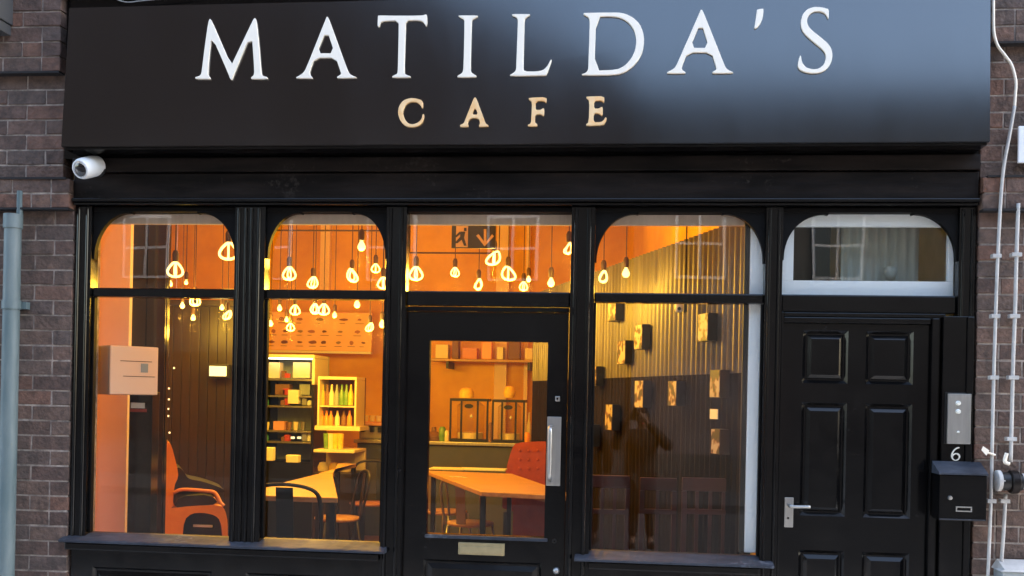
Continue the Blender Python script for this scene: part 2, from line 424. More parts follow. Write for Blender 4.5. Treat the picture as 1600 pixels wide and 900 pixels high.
# sills and stallrisers
def sill(x0, x1):
    bm = B()
    pr = [(-.082, .803), (-.082, .814), (-.070, .819), (.05, .845), (.10, .845), (.10, .80), (-.068, .80)]
    n = 46
    rings = []
    for i in range(n + 1):
        x = x0 + (x1 - x0) * i / n
        rings.append([bm.verts.new((x, y, z + (random.uniform(-.0015, .0015) if 0 < q < 4 else 0))) for q, (y, z) in enumerate(pr)])
    for a, b in zip(rings, rings[1:]):
        for k in range(len(pr)): bm.faces.new([a[k], a[(k + 1) % len(pr)], b[(k + 1) % len(pr)], b[k]])
    bm.faces.new(rings[0][::-1]); bm.faces.new(rings[-1])
    return obj('window_sill', bm, sill_m, sf)
sill(-3.155, -1.27); sill(-.225, .83)
def raised(bm, x0, x1, z0, z1, Y, rings=((0, 0), (.012, .014), (.022, .014), (.050, .002))):
    prev = None
    for ins, dy in rings:
        q = [bm.verts.new((x, Y + dy, z)) for x, z in ((x0 + ins, z0 + ins), (x1 - ins, z0 + ins), (x1 - ins, z1 - ins), (x0 + ins, z1 - ins))]
        if prev:
            for k in range(4): bm.faces.new([prev[k], prev[(k + 1) % 4], q[(k + 1) % 4], q[k]])
        prev = q
    bm.faces.new(prev)
def panelled(parent, x0, x1, z0, z1, Y, T, pans, pname='panel', m=black, rings=((0, 0), (.012, .014), (.022, .014), (.050, .002))):
    """slab with rectangular holes filled by recessed, raised-field panels (child meshes). pans on a grid"""
    xs = sorted({x0, x1, *[v for p in pans for v in p[:2]]}); zs = sorted({z0, z1, *[v for p in pans for v in p[2:]]})
    bm = B()
    V = {}
    def vv(x, z, y):
        if (x, z, y) not in V: V[(x, z, y)] = bm.verts.new((x, y, z))
        return V[(x, z, y)]
    for a, b in zip(xs, xs[1:]):
        for c, d in zip(zs, zs[1:]):
            if any(p[0] <= a and b <= p[1] and p[2] <= c and d <= p[3] for p in pans): continue
            bm.faces.new([vv(a, c, Y), vv(b, c, Y), vv(b, d, Y), vv(a, d, Y)])
    q = [bm.verts.new((x, Y + T, z)) for x, z in ((x0, z0), (x1, z0), (x1, z1), (x0, z1))]; bm.faces.new(q[::-1])
    f = [bm.verts.new((x, Y, z)) for x, z in ((x0, z0), (x1, z0), (x1, z1), (x0, z1))]
    for k in range(4): bm.faces.new([f[k], f[(k + 1) % 4], q[(k + 1) % 4], q[k]])
    me = bpy.data.meshes.new(pname)
    return bm
for x0, x1, pans in ((-3.12, -1.31, [(-2.99, -2.28, .12, .655), (-2.08, -1.42, .12, .655)]), (-.15, .762, [(-.05, .66, .12, .655)])):
    bm = panelled(sf, x0, x1, 0.0, .799, .0, .08, pans)
    st = obj('stallriser', bm, black, sf)
    for p in pans:
        bm = B(); raised(bm, *p, .0); obj('panel', bm, black, st)
    bm = B(); box(bm, x0 - (.02 if x0 < -3 else 0), x1, -.045, -.001, .755, .798, bev=.008); obj('sill_moulding', bm, black, sf)

# ---- cafe door
DX0, DX1 = -1.187, -.286
GX0, GX1, GZ0, GZ1 = -1.058, -.398, .908, 1.985
bm = panelled(sf, DX0, DX1, .03, 2.145, .035, .045, [(GX0, GX1, GZ0, GZ1), (-1.07, -.41, .14, .765)])
cd = obj('cafe_door', bm, black, sf, label='black cafe door with large glass pane')
# open the back for the glass: remove back face, give it a rim instead
bmm = B(); bmm.from_mesh(cd.data)
bk = [f for f in bmm.faces if f.calc_area() > 1.5]
bmesh.ops.delete(bmm, geom=bk, context='FACES')
base = wloc(sf)
for a in ((DX0, GX0, .03, 2.145), (GX1, DX1, .03, 2.145), (GX0, GX1, GZ1, 2.145), (GX0, GX1, .03, GZ0)):
    vs = [bmm.verts.new(Vector((x, .08, z)) - base) for x, z in ((a[0], a[2]), (a[1], a[2]), (a[1], a[3]), (a[0], a[3]))]; bmm.faces.new(vs)
for (xa, za, xb, zb) in ((GX0, GZ0, GX1, GZ0), (GX1, GZ0, GX1, GZ1), (GX1, GZ1, GX0, GZ1), (GX0, GZ1, GX0, GZ0)):
    bmm.faces.new([bmm.verts.new(Vector((x, y, z)) - base) for x, y, z in ((xa, .035, za), (xb, .035, zb), (xb, .08, zb), (xa, .08, za))])
bmm.to_mesh(cd.data); bmm.free()
bm = B(); raised(bm, -1.07, -.41, .14, .765, .035); obj('panel', bm, black, cd)
bm = B(); box(bm, GX0, GX1, .055, .061, GZ0, GZ1); obj('door_pane', bm, pane, cd)
bm = B(); box(bm, GX0 - .005, GX1 + .02, .016, .034, GZ0 - .022, GZ0 - .002, bev=.005); obj('glazing_ledge', bm, sill_m, cd)
a, b = at(716, 850, .02), at(788, 872, .02)
lbx = bx('letterbox', brass, cd, a.x, b.x, .018, .036, .800, .868, bev=.004)
bx('letter_flap', brass, cd, a.x + .012, b.x - .012, .010, .020, .811, .850, bev=.004)
a, b = at(853, 657, 0), at(879, 764, 0)
bx('handle_plate', steel, cd, -.393, -.315, .026, .034, 1.195, 1.575, bev=.003)
bm = B(); tube(bm, smooth_path([(-.372, .03, 1.52), (-.372, -.02, 1.51), (-.372, -.03, 1.46), (-.372, -.03, 1.30), (-.372, -.02, 1.24), (-.372, .03, 1.225)], 5), .012, 10)
obj('pull_handle', bm, steel, cd, smooth=True)
a = at(871, 623, .02)
bx('lock', steel, cd, a.x - .013, a.x + .013, .022, .036, a.z - .014, a.z + .014, bev=.003)
bm = B(); lathe(bm, [(0, 0), (.006, 0), (.006, .012), (0, .012)], (a.x, .022, a.z), 10, Matrix.Rotation(math.pi / 2, 4, 'X')); obj('keyhole', bm, lens_m, cd)
a = at(866, 846, .02)
bm = B(); lathe(bm, [(.005, 0), (.013, 0), (.013, .006), (.006, .006)], (a.x, .034, a.z), 14, Matrix.Rotation(math.pi / 2, 4, 'X')); obj('keyhole_rim', bm, metalbar, cd)
a = at(869, 893, 0)
bm = B(); lathe(bm, [(0, .03), (.016, .026), (.02, .012), (.009, 0), (0, 0)], (a.x, .034, a.z), 14, Matrix.Rotation(math.pi / 2, 4, 'X')); obj('door_knob', bm, steel, cd, smooth=True)
# door frame around cafe door
fp('door_frame', black, -1.193, -1.188, -.002, .10, 0, 2.17, bev=0)
fp('door_frame', matte_b, DX0 + .0, DX1, .018, .10, 2.150, 2.173, bev=.003)
fp('threshold', sill_m, -1.19, -.283, -.04, .1, 0, .028)

# ---- side door number 6
EX0, EX1, EZ1 = .868, 1.628, 2.105
pz = [(1.785, 2.037), (1.083, 1.668), (.20, .862)]
px_ = [(.955, 1.198), (1.300, 1.548)]
pans = [(x[0], x[1], z[0], z[1]) for z in pz for x in px_]
# rows read off the photograph
pans = []
for (ya, yb) in ((517, 600), (630, 808), (862, 1040)):
    za = at(1340, ya, .03).z; zb = at(1340, yb, .03).z
    for (xa, xb) in ((1253, 1324), (1352, 1426)):
        pans.append((at(xa, 600, .03).x, at(xb, 600, .03).x, zb, za))
bm = panelled(sf, EX0, EX1, .03, EZ1, .03, .045, pans)
sdoor = obj('side_door', bm, black, sf, label='solid black six panel side door with lever handle')
for p in pans:
    bm = B(); raised(bm, *p, .03, rings=((0, 0), (.016, .016), (.024, .016), (.046, .001))); obj('panel', bm, black, sdoor)
fp('door_frame', black, .853, .866, .0, .10, 0, 2.165)
fp('door_frame', black, EX0 - .001, EX1 + .002, .008, .10, 2.108, 2.140, bev=.006)
fp('door_frame', black, EX1 + .003, EX1 + .040, -.006, .10, 0, 2.140, bev=.006)
fp('door_frame', black, EX1 + .043, EX1 + .052, .012, .10, 0, 2.163, bev=.002)
fp('side_board', black, EX1 + .055, 1.838, -.022, .10, 0, 2.150)
fp('side_moulding', black, 1.800, 1.836, -.034, -.0225, .02, 2.148, bev=.005)
fp('head_board', black, EX0, 1.70, .002, .10, 2.142, 2.163, bev=.004)
a, b = at(1226, 777, .02), at(1239, 824, .02)
hp = bx('handle_plate', steel, sdoor, a.x, b.x, .018, .030, b.z, a.z, bev=.003)
bm = B(); h0 = at(1234, 790, .0); h1 = at(1264, 791, .0)
tube(bm, smooth_path([(h0.x, .025, h0.z), (h0.x, -.025, h0.z), (h0.x + .02, -.035, h0.z - .002), (h1.x, -.035, h1.z)], 5), [.011] * 8 + [.009] * 8, 10)
obj('lever', bm, steel, sdoor, smooth=True)
bm = B(); k_ = at(1232, 810, .0); lathe(bm, [(0, 0), (.006, 0), (.006, .004), (0, .004)], (k_.x, .0185, k_.z), 10, Matrix.Rotation(math.pi / 2, 4, 'X')); obj('keyhole', bm, lens_m, sdoor)

# ================================================================== FASCIA SIGN (leans, bottom edge out)
SZ0, SZ1, SY0, SY1 = 3.013, 3.812, -.22, -.15
sg = thing('fascia_sign', 'long black fascia sign reading MATILDA\'S CAFE in white and gold letters', 'sign', (-.64, 0, SZ0))
bm = B()
hexa(bm, [(-3.108, SY0, SZ0), (1.831, SY0, SZ0), (1.831, -.025, SZ0), (-3.108, -.025, SZ0), (-3.116, SY1, SZ1), (1.842, SY1, SZ1 + .02), (1.842, -.025, SZ1 + .02), (-3.116, -.025, SZ1)])
bmesh.ops.bevel(bm, geom=[e for e in bm.edges], offset=.004, segments=2, affect='EDGES')
obj('sign_board', bm, sign_m, sg)
bx('edge_trim', black, sg, -3.09, 1.82, -.205, -.03, SZ0 - .012, SZ0 - .001, bev=0)
SP = Vector((0, SY0, SZ0)); up = Vector((0, SY1 - SY0, SZ1 - SZ0)).normalized(); ux = Vector((1, 0, 0)); SN = ux.cross(up)
SN = -SN if SN.y > 0 else SN
LET = {
 'M': (290, 0, 4, [[(58,485),(62,480),(85,475),(97,460),(105,400),(120,280),(140,140),(150,115),(158,120),(175,155),(285,408),(310,355),(420,125),(430,112),(438,113),(445,140),(460,280),(472,440),(478,468),(490,476),(510,480),(514,488),(510,495),(410,495),(406,488),(412,480),(425,470),(428,440),(412,208),(300,470),(292,496),(285,500),(276,492),(265,460),(165,232),(150,330),(140,460),(145,474),(153,480),(155,490),(150,496),(62,494)]]),
 'A': (290, 0, 4, [[(688,483),(705,474),(735,455),(755,420),(870,130),(880,106),(886,102),(893,110),(905,140),(1010,430),(1025,460),(1050,475),(1068,481),(1070,488),(950,490),(944,483),(950,476),(970,465),(968,450),(937,362),(808,362),(776,445),(780,468),(792,480),(795,488),(790,491),(692,490)], [(818,332),(882,190),(930,332)]]),
 'T': (290, 0, 4, [[(1200,100),(1205,95),(1290,97),(1420,97),(1485,95),(1500,88),(1510,92),(1510,160),(1500,165),(1490,145),(1475,132),(1440,128),(1378,128),(1376,200),(1368,440),(1372,462),(1390,470),(1408,476),(1408,485),(1290,486),(1288,478),(1305,468),(1322,460),(1325,430),(1330,200),(1330,130),(1240,132),(1220,140),(1213,165),(1203,170),(1198,160)]]),
 'I': (680, 0, 4.706, [[(168,118),(172,112),(310,112),(316,120),(300,130),(275,142),(270,160),(262,500),(266,530),(285,545),(304,555),(303,568),(162,570),(160,558),(178,548),(200,532),(206,500),(214,160),(208,142),(185,130)]]),
 'L': (680, 0, 4.706, [[(562,108),(568,102),(698,102),(700,112),(680,122),(662,135),(658,160),(650,490),(655,524),(750,524),(790,515),(820,490),(848,438),(857,436),(855,455),(822,548),(812,556),(552,560),(546,550),(575,535),(592,515),(594,480),(606,170),(604,140),(590,125),(565,115)]]),
 'D': (680, 0, 4.706, [[(1088,100),(1095,93),(1345,90),(1400,100),(1460,130),(1505,175),(1530,235),(1538,300),(1530,370),(1505,430),(1460,485),(1400,530),(1330,552),(1080,555),(1075,545),(1105,535),(1122,515),(1124,480),(1134,180),(1132,140),(1118,122),(1092,110)], [(1185,122),(1320,122),(1380,138),(1430,175),(1465,230),(1478,300),(1468,370),(1440,430),(1390,485),(1330,512),(1172,518)]]),
 'A2': (1020, 0, 5.333, [[(115,605),(125,595),(155,583),(185,560),(205,520),(385,110),(398,80),(408,78),(420,95),(435,130),(590,520),(610,565),(640,588),(670,598),(672,610),(500,613),(492,602),(505,592),(528,580),(525,555),(487,438),(292,438),(242,560),(248,585),(270,597),(275,608),(270,613),(120,613)], [(310,398),(402,188),(468,398)]]),
 'apo': (1020, 0, 5.333, [[(865,80),(885,74),(915,70),(924,76),(922,120),(912,170),(890,210),(865,235),(850,240),(843,232),(852,180),(860,120)]]),
 'S': (1020, 0, 5.333, [[(1468,75),(1468,155),(1458,158),(1448,130),(1425,105),(1380,94),(1335,100),(1298,130),(1284,175),(1295,215),(1330,255),(1400,310),(1460,360),(1490,405),(1500,460),(1490,520),(1455,575),(1400,606),(1330,613),(1265,602),(1220,580),(1205,550),(1210,510),(1222,465),(1232,460),(1238,475),(1245,520),(1275,560),(1330,577),(1385,570),(1425,535),(1442,480),(1435,440),(1400,400),(1330,345),(1265,285),(1235,235),(1230,180),(1245,120),(1285,75),(1340,56),(1400,58),(1440,67)]]),
 'c': (600, 140, 4.444, [[(270,75),(272,128),(262,130),(250,105),(225,88),(190,85),(155,100),(135,140),(132,165),(145,205),(170,235),(205,240),(240,225),(262,200),(265,170),(278,168),(280,185),(270,225),(240,253),(195,263),(150,255),(112,220),(94,165),(102,115),(130,75),(180,57),(225,60)]]),
 'a': (600, 140, 4.444, [[(525,252),(530,242),(550,235),(560,215),(615,75),(625,55),(636,53),(645,65),(700,215),(710,238),(725,245),(726,257),(660,260),(656,250),(665,238),(660,210),(645,198),(605,198),(588,215),(582,235),(588,248),(585,260),(530,260)], [(612,172),(632,125),(652,172)]]),
 'f': (600, 140, 4.444, [[(1002,55),(1130,50),(1130,88),(1122,92),(1108,78),(1055,80),(1053,140),(1085,140),(1105,127),(1114,130),(1112,180),(1103,182),(1085,170),(1052,172),(1048,225),(1066,240),(1064,256),(998,256),(996,243),(1018,235),(1022,180),(1026,85),(1003,68)]]),
 'e': (600, 140, 4.444, [[(1403,50),(1410,47),(1530,43),(1532,85),(1524,88),(1508,75),(1460,78),(1460,130),(1490,130),(1510,118),(1520,122),(1520,175),(1512,182),(1490,165),(1458,165),(1456,225),(1505,225),(1525,210),(1535,190),(1547,195),(1545,215),(1525,248),(1405,252),(1400,240),(1420,228),(1424,75),(1405,60)]]),
}
for key, (ox, oy, sc, loops) in LET.items():
    P = SP + SN * .012
    lps = [[atp(ox + x / sc, oy + y / sc, P, SN) for x, y in lp] for lp in loops]
    o_ = lps[0][0] - SN * .012
    nm = 'apostrophe' if key == 'apo' else 'letter'
    flat_letter(nm, lps, o_, ux, up, SN, .012, gold_l if key in 'cafe' else white_l, sg,
                label={'apo': 'white raised apostrophe', 'A2': 'white raised second letter A'}.get(key, ('gold raised letter ' if key in 'cafe' else 'white raised letter ') + key.upper()))
# stray cable over the sign
bm = B(); tube(bm, smooth_path([at(150, -16, -.06), at(182, -1, -.06), at(200, 3.5, -.06), at(225, 1, -.06), at(300, -6, -.06)], 6), .003, 6)
tag(obj('loose_cable', bm, pipe_m, loc=at(200, 0, -.06)), 'thin grey cable sagging above the left end of the black sign', 'cable')
bx('sign_canopy', black, sf, -3.20, 1.842, -.10, .08, 3.95, 4.40, bev=0)

# ================================================================== CCTV camera
c0 = at(124, 256, -.20); c1 = at(147, 263, -.10)
cc = thing('security_camera', 'white bullet security camera under the left end of the black sign', 'security camera', tuple(c1))
ax = (c0 - c1).normalized(); ax = Vector((-.22, -.90, -.36)).normalized()
R3 = ax.to_track_quat('Z', 'Y').to_matrix().to_4x4()
cm = at(140, 261, -.12)
bm = B(); lathe(bm, [(0, -.09), (.030, -.088), (.052, -.07), (.059, -.03), (.060, .02), (.058, .062), (.052, .078), (.046, .080), (.044, .074)], cm, 28, R3); obj('housing', bm, cctv_m, cc, smooth='auto')
bm = B(); lathe(bm, [(.0445, .073), (.03, .074), (0, .074)], cm, 28, R3); obj('faceplate', bm, cctv_m, cc)
bm = B(); lathe(bm, [(.036, .0745), (.036, .078), (.024, .083), (0, .085)], cm + R3.to_3x3() @ Vector((.0, -.004, 0)), 22, R3); obj('lens', bm, lens_m, cc, smooth='auto')
bm = B(); lathe(bm, [(0, 0), (.006, 0), (.006, .003), (0, .003)], cm + R3.to_3x3() @ Vector((.0, .039, .074)), 10, R3); obj('sensor', bm, white_l, cc)
bm = B(); tube(bm, [tuple(cm - ax * .05), (cm.x + .03, -.03, cm.z - .01)], .014, 10); lathe(bm, [(.035, 0), (.035, .012), (.02, .02)], (cm.x + .03, -.058, cm.z - .01), 16, Matrix.Rotation(math.pi / 2, 4, 'X')); obj('bracket', bm, metalbar, cc)

# ================================================================== side door furniture
Y = -.024
a, b = at(1481, 615, Y - .015), at(1516, 694, Y - .015)
ic = thing('intercom', 'brushed steel intercom plate on the black board above the number 6', 'intercom', (a.x, Y, b.z))
bx('backplate', metalbar, ic, a.x - .012, b.x + .006, Y - .004, Y, b.z - .003, a.z + .008, bev=.001)
bx('plate', steel, ic, a.x, b.x, Y - .018, Y - .005, b.z, a.z, bev=.002)
for v, s in ((630, 1), (643, 1), (675, .5)):
    q = at(1497, v, Y - .02)
    bm = B(); lathe(bm, [(0, 0), (.013 * s, 0), (.012 * s, .008), (.008 * s, .012), (0, .012)], (q.x, Y - .018, q.z), 14, Matrix.Rotation(math.pi / 2, 4, 'X')); obj('button', bm, white_i, ic, smooth='auto')
# number 6
six = [(1499,697.5),(1494,699),(1489,703.5),(1486,709),(1485.5,714),(1488,719),(1492.5,721),(1498,719.5),(1501,715),(1500.5,710.5),(1497,707.5),(1492,707.5),(1489,709.5),(1491.5,704.5),(1495.5,701.5),(1500,700.5)]
hole = [(1489,714),(1490.5,711.5),(1493.5,710),(1496.5,711.5),(1498,714),(1496.5,717),(1493,718.5),(1490,717)]
P0 = at(1493, 709, Y - .006)
tag(flat_letter('house_number', [[at(x, y, Y - .006) for x, y in six], [at(x, y, Y - .006) for x, y in hole]], P0 + Vector((0, .006, 0)), ux, Vector((0, 0, 1)), Vector((0, -1, 0)), .006, white_l, None, k=1), 'white number 6 between the steel intercom and the black mailbox', 'number')
# mailbox
a, b = at(1468, 741, -.16), at(1541, 815, -.16)
mb = thing('mailbox', 'black metal mailbox with small nameplate below the number 6', 'mailbox', ((a.x + b.x) / 2, -.02, b.z))
bx('body', black, mb, a.x, b.x, -.16, -.04, b.z, a.z - .002, bev=.004)
bm = B(); zt_ = a.z; L_, R_ = a.x - .004, b.x + .004
hexa(bm, [(L_, -.168, zt_), (R_, -.168, zt_), (R_, -.04, zt_), (L_, -.04, zt_), (L_, -.168, zt_ + .008), (R_, -.168, zt_ + .008), (R_, -.04, zt_ + .062), (L_, -.04, zt_ + .062)])
obj('lid', bm, sill_m, mb)
bx('bottom_lip', sill_m, mb, a.x + .004, b.x - .006, -.165, -.158, b.z + .004, b.z + .009, bev=0)
q = at(1485, 778, -.17); bm = B(); lathe(bm, [(0, .014), (.010, .012), (.012, 0)], (q.x, -.160, q.z), 14, Matrix.Rotation(math.pi / 2, 4, 'X')); obj('lock', bm, steel, mb, smooth='auto')
q0, q1 = at(1493, 791, -.16), at(1518, 800, -.16)
bm = B(); z0, z1 = q1.z, q0.z
for t4 in ((q0.x, q1.x, z1 - .006, z1), (q0.x, q1.x, z0, z0 + .006), (q0.x, q0.x + .006, z0 + .006, z1 - .006), (q1.x - .006, q1.x, z0 + .006, z1 - .006)): box(bm, t4[0], t4[1], -.166, -.1605, t4[2], t4[3])
obj('nameplate_frame', bm, steel, mb)

# ================================================================== pipes and cables on the right pier
def pipeobj(name, label, pts, r, m, Y, cat, clips=()):
    P = [at(x, y, Y) for x, y in pts]
    t = thing(name, label, cat, tuple(P[-1]))
    bm = B(); tube(bm, smooth_path(P, 6), r, 10); obj('pipe', bm, m, t, smooth=True)
    for x, y in clips:
        q = at(x, y, Y)
        bm = B(); box(bm, q.x - r * 2.6, q.x + r * 2.6, Y - r * 1.15, Y + r + .02, q.z - .010, q.z + .010, bev=.002); obj('clip', bm, m, t)
    return t
pipeobj('white_cable', 'white cable curving down from the top beside the black sign', [(1552, -30), (1552, 25), (1553, 52), (1559, 72), (1571, 88), (1581, 103), (1587, 128), (1586, 150), (1585, 166)], .0075, white_l, -.085, 'cable')
pipeobj('conduit', 'long grey conduit running down the pier below the white cable', [(1585, 166), (1577, 212), (1568, 262), (1563, 320), (1558, 420), (1554, 540), (1551, 650), (1549, 750), (1546, 840), (1542, 930)], .0085, pipe_m, -.085, 'conduit', [(1557, 400), (1555, 494), (1553, 590), (1549, 783)])
pipeobj('conduit', 'shorter grey conduit at the right edge above the black junction', [(1591, 318), (1588, 400), (1586, 480), (1583, 560), (1581, 640), (1579, 722)], .0095, pipe_m, -.075, 'conduit', [(1588, 398), (1585, 494), (1583, 590), (1580, 686)])
pipeobj('conduit', 'grey conduit running down below the black junction', [(1571, 772), (1568, 830), (1564, 884)], .009, pipe_m, -.075, 'conduit', [(1570, 783)])
q = at(1541, 704, -.10); t = thing('cable_clip', 'white angled cable clip on the conduit beside the intercom', 'clip', tuple(q))
bm = B(); hexa(bm, [at(1533, 703, -.11), at(1541, 712, -.11), at(1541, 712, -.09), at(1533, 703, -.09), at(1536, 697, -.11), at(1546, 704, -.11), at(1546, 704, -.09), at(1536, 697, -.09)]); obj('body', bm, white_l, t)
bm = B(); tube(bm, [at(1543, 707, -.10), at(1555, 711, -.10)], .005, 8); obj('arm', bm, white_l, t)
q = at(1573, 716, -.10); t = thing('cable_clip', 'white upright cable clip just above the black junction', 'clip', tuple(q))
bm = B(); tube(bm, smooth_path([at(1573, 708, -.10), at(1571, 714, -.10), at(1570, 722, -.10), at(1577, 725, -.10)], 4), .010, 8); obj('body', bm, white_l, t, smooth=True)
# black junction with round couplings
q = at(1575, 752, -.09); t = thing('junction', 'black round junction fitting joined to the pipe at the right edge', 'junction', tuple(q))
def cylx(name, m, x0, x1, v, r, Yc=-.11):
    a, b = at(x0, v, Yc), at(x1, v, Yc); bm = B()
    tube(bm, [a, a + (b - a) * .1, a + (b - a) * .9, b], [r * .92, r, r, r * .92], 18); return obj(name, bm, m, t, smooth='auto')
cylx('coupling', pipe_m, 1556, 1563, 751, .054); cylx('drum', metalbar, 1563, 1577, 752, .047); cylx('coupling', black_old, 1577, 1590, 753, .060)
cylx('drum', metalbar, 1590, 1596, 753, .045); cylx('stub_pipe', pipe_m, 1596, 1625, 752, .040)
bx('nut', pipe_m, t, at(1566, 740, -.17).x, at(1572, 740, -.17).x, -.165, -.155, q.z + .004, q.z + .009)
bm = B(); a, b = at(1574, 770, -.1), at(1640, 742, -.1)
# white notice at the right edge
a, b = at(1590, 198, -.06), at(1650, 255, -.06)
bm = B(); box(bm, a.x, b.x, -.075, -.058, b.z, a.z, bev=.004); tag(obj('notice_board', bm, white_p, loc=(a.x, -.06, b.z)), 'blank white board on the brick at the top right edge', 'board')
# grey box at bottom right
a, b = at(1563, 884, -.16), at(1660, 960, -.16)
t = thing('meter_box', 'grey box with sloping lid at the bottom right corner', 'box', (a.x, -.1, b.z))
bx('body', grey_s, t, a.x + .01, b.x, -.16, -.035, b.z, a.z - .03, bev=.004)
bm = B(); hexa(bm, [(a.x, -.17, a.z - .028), (b.x, -.17, a.z - .028), (b.x, -.03, a.z - .028), (a.x, -.03, a.z - .028), (a.x + .02, -.165, a.z - .018), (b.x, -.165, a.z - .018), (b.x, -.05, a.z + .02), (a.x + .02, -.05, a.z + .02)]); obj('lid', bm, pipe_m, t)

# ================================================================== drainpipe on the left
t = thing('drainpipe', 'grey green drainpipe running down the left edge of the brick pier', 'pipe', (at(15, 700, -.1).x, -.1, 0))
xc = at(15, 620, -.10).x
bm = B(); tube(bm, [(xc, -.10, 0.02), (xc, -.10, 2.58)], .046, 24); obj('pipe', bm, drain_m, t, smooth='auto')
bm = B(); tube(bm, [(xc + .018, -.065, 2.62), (xc + .018, -.065, 2.74), (xc + .018, -.065, 2.80)], .018, 12); obj('upper_pipe', bm, drain_m, t, smooth='auto')
bm = B(); tube(bm, [(xc, -.10, 2.58), (xc, -.10, 2.66)], .052, 24); obj('collar', bm, drain_m, t, smooth='auto')
for zz in (2.12,):
    bm = B(); tube(bm, [(xc, -.10, zz), (xc, -.10, zz + .05)], .052, 24); box(bm, xc - .07, xc + .07, -.07, -.03, zz + .005, zz + .045); obj('bracket', bm, drain_m, t, smooth='auto')
a, b = at(-60, -40, -.14), at(9, 50, -.14)
t = thing('junction_box', 'grey box fixed to the brick at the top left corner', 'box', (b.x, -.1, b.z))
bx('body', counter_m, t, a.x, b.x, -.20, -.07, b.z + .06, a.z, bev=.006)
bx('base', counter_m, t, a.x, b.x - .01, -.18, -.07, b.z, b.z + .058, bev=.006)


# ================================================================== INTERIOR SHELL
YB, ZC, ZF = 7.5, 3.98, .10
CEX = 1.2
bm = B(); box(bm, -3.45, CEX, .12, YB + .2, ZC, ZC + .2); struct('ceiling', bm, ceil_m)
bm = B(); box(bm, -3.45, CEX, .12, YB + .2, .004, ZF); struct('floor', bm, floor_m)
bm = B(); box(bm, -3.45, CEX, YB, YB + .2, ZF, ZC); struct('wall_back', bm, orange_w)
XL = -5.9
bm = B(); box(bm, XL - .2, XL, .12, YB, ZF, ZC); struct('wall_left', bm, orange_w)
bm = B(); box(bm, XL, -3.32, .30, .40, ZF, ZC); struct('wall_front_side', bm, orange_w)
bm = B(); box(bm, XL, -3.45, .401, YB + .2, .003, ZF - .001); struct('floor_side', bm, floor_m)
bm = B(); box(bm, XL, -3.451, .12, YB + .2, ZC + .001, ZC + .2); struct('ceiling_side', bm, ceil_m)
bm = B(); box(bm, XL, -3.451, YB + .001, YB + .2, ZF, ZC); struct('wall_back_side', bm, orange_w)
# right wall, angled to the back corner
rc = at(978, 400, YB)
bm = B(); hexa(bm, [(.80, .12, ZF), (.843, .12, ZF), (rc.x + .3, YB, ZF), (rc.x, YB, ZF), (.80, .12, ZC), (.843, .12, ZC), (rc.x + .3, YB, ZC), (rc.x, YB, ZC)]); struct('wall_right', bm, orange_w)
# front wall over the window head (inside), keeps daylight out above the glass
bm = B(); box(bm, -3.3, 1.84, .10, .119, 2.74, 4.3); struct('wall_front', bm, ceil_m)
# white bulkhead strip just inside the heads
bm = B(); box(bm, -3.1, .79, .12, .15, 2.646, ZC); o = struct('bulkhead', bm, mat('bulkhead_paint', (.62, .50, .42), .7, col2=(.5, .40, .33), scale=4, stretch=(3, 1, .3)))

# peach pillar on the left
a, b = at(146, 450, .8), at(203, 450, .8)
bm = B(); box(bm, a.x, b.x, .8, .84, ZF, ZC - .002, bev=.003); tag(obj('pillar', bm, pale_wall, loc=(a.x, 1.5, ZF)), 'peach painted pillar at the far left inside the first window', 'pillar')
# tall dark cabinet
a, b = at(204, 450, 1.02), at(262, 450, 1.02)
t = thing('tall_cabinet', 'tall shallow dark glossy cabinet right of the peach pillar', 'cabinet', ((a.x + b.x) / 2, 1.7, ZF))
zt2 = at(230, 340, 1.02).z
bx('carcass', darkcab, t, a.x, b.x, 1.02, 1.06, ZF, zt2, bev=.003)
xm = at(232, 450, 1.02).x
bx('cabinet_door', darkcab, t, a.x + .004, xm - .002, 1.000, 1.018, ZF + .02, zt2 - .01, bev=.002)
bx('cabinet_door', darkcab, t, xm + .002, b.x - .004, 1.000, 1.018, ZF + .02, zt2 - .01, bev=.002)
# wall box on a dark post
q0, q1 = at(202, 640, 0.56), at(238, 640, 0.56)
t = thing('dispenser_stand', 'dark post carrying the peach and grey box inside the first window', 'stand', ((q0.x + q1.x) / 2, 1.2, ZF))
bx('post', darkcab, t, q0.x, q1.x, 0.56, 0.66, ZF, at(220, 612, 0.56).z, bev=.004)
la, lb = at(205, 629, 0.555), at(226, 638, 0.555)
bx('label', white_i, t, la.x, lb.x, 0.552, 0.559, lb.z, la.z)
la, lb = at(204, 638.5, 0.555), at(229, 644, 0.555)
bx('label', redf, t, la.x, lb.x, 0.551, 0.559, lb.z, la.z)
cb = at(196, 578, 0.50); zb_, zt_ = at(200, 617, 0.45).z, at(200, 541, 0.45).z
t = thing('wall_dispenser', 'square box coloured daylight grey and lamplight peach in the first window', 'dispenser', (cb.x, 1.1, zb_))
phi = math.radians(50); Mz = Matrix.Rotation(phi, 4, 'Z')
def rbox(name, m, x0, x1, y0, y1, z0, z1, bev=0.):
    bm = B(); box(bm, x0, x1, y0, y1, z0, z1, bev=bev)
    for v in bm.verts: v.co = Mz @ v.co + Vector((cb.x, 0.50, 0))
    return obj(name, bm, m, t)
rbox('shell', grey_s, -.15, .15, -.115, .13, zb_, zt_, .01)
rbox('front_cover', peach_s, -.151, .151, -.133, -.116, zb_ + .002, zt_ - .002, .006)  # daylight on the side and lamplight on the front are in the colours
zc_ = (zb_ + zt_) / 2
rbox('seam', ink, -.09, .11, -.1345, -.133, zc_ + .055, zc_ + .059); rbox('seam', ink, -.07, .13, -.1345, -.133, zc_ - .038, zc_ - .034)
rbox('window', grey_s, .04, .085, -.137, -.133, zc_ - .01, zc_ + .045, .001)
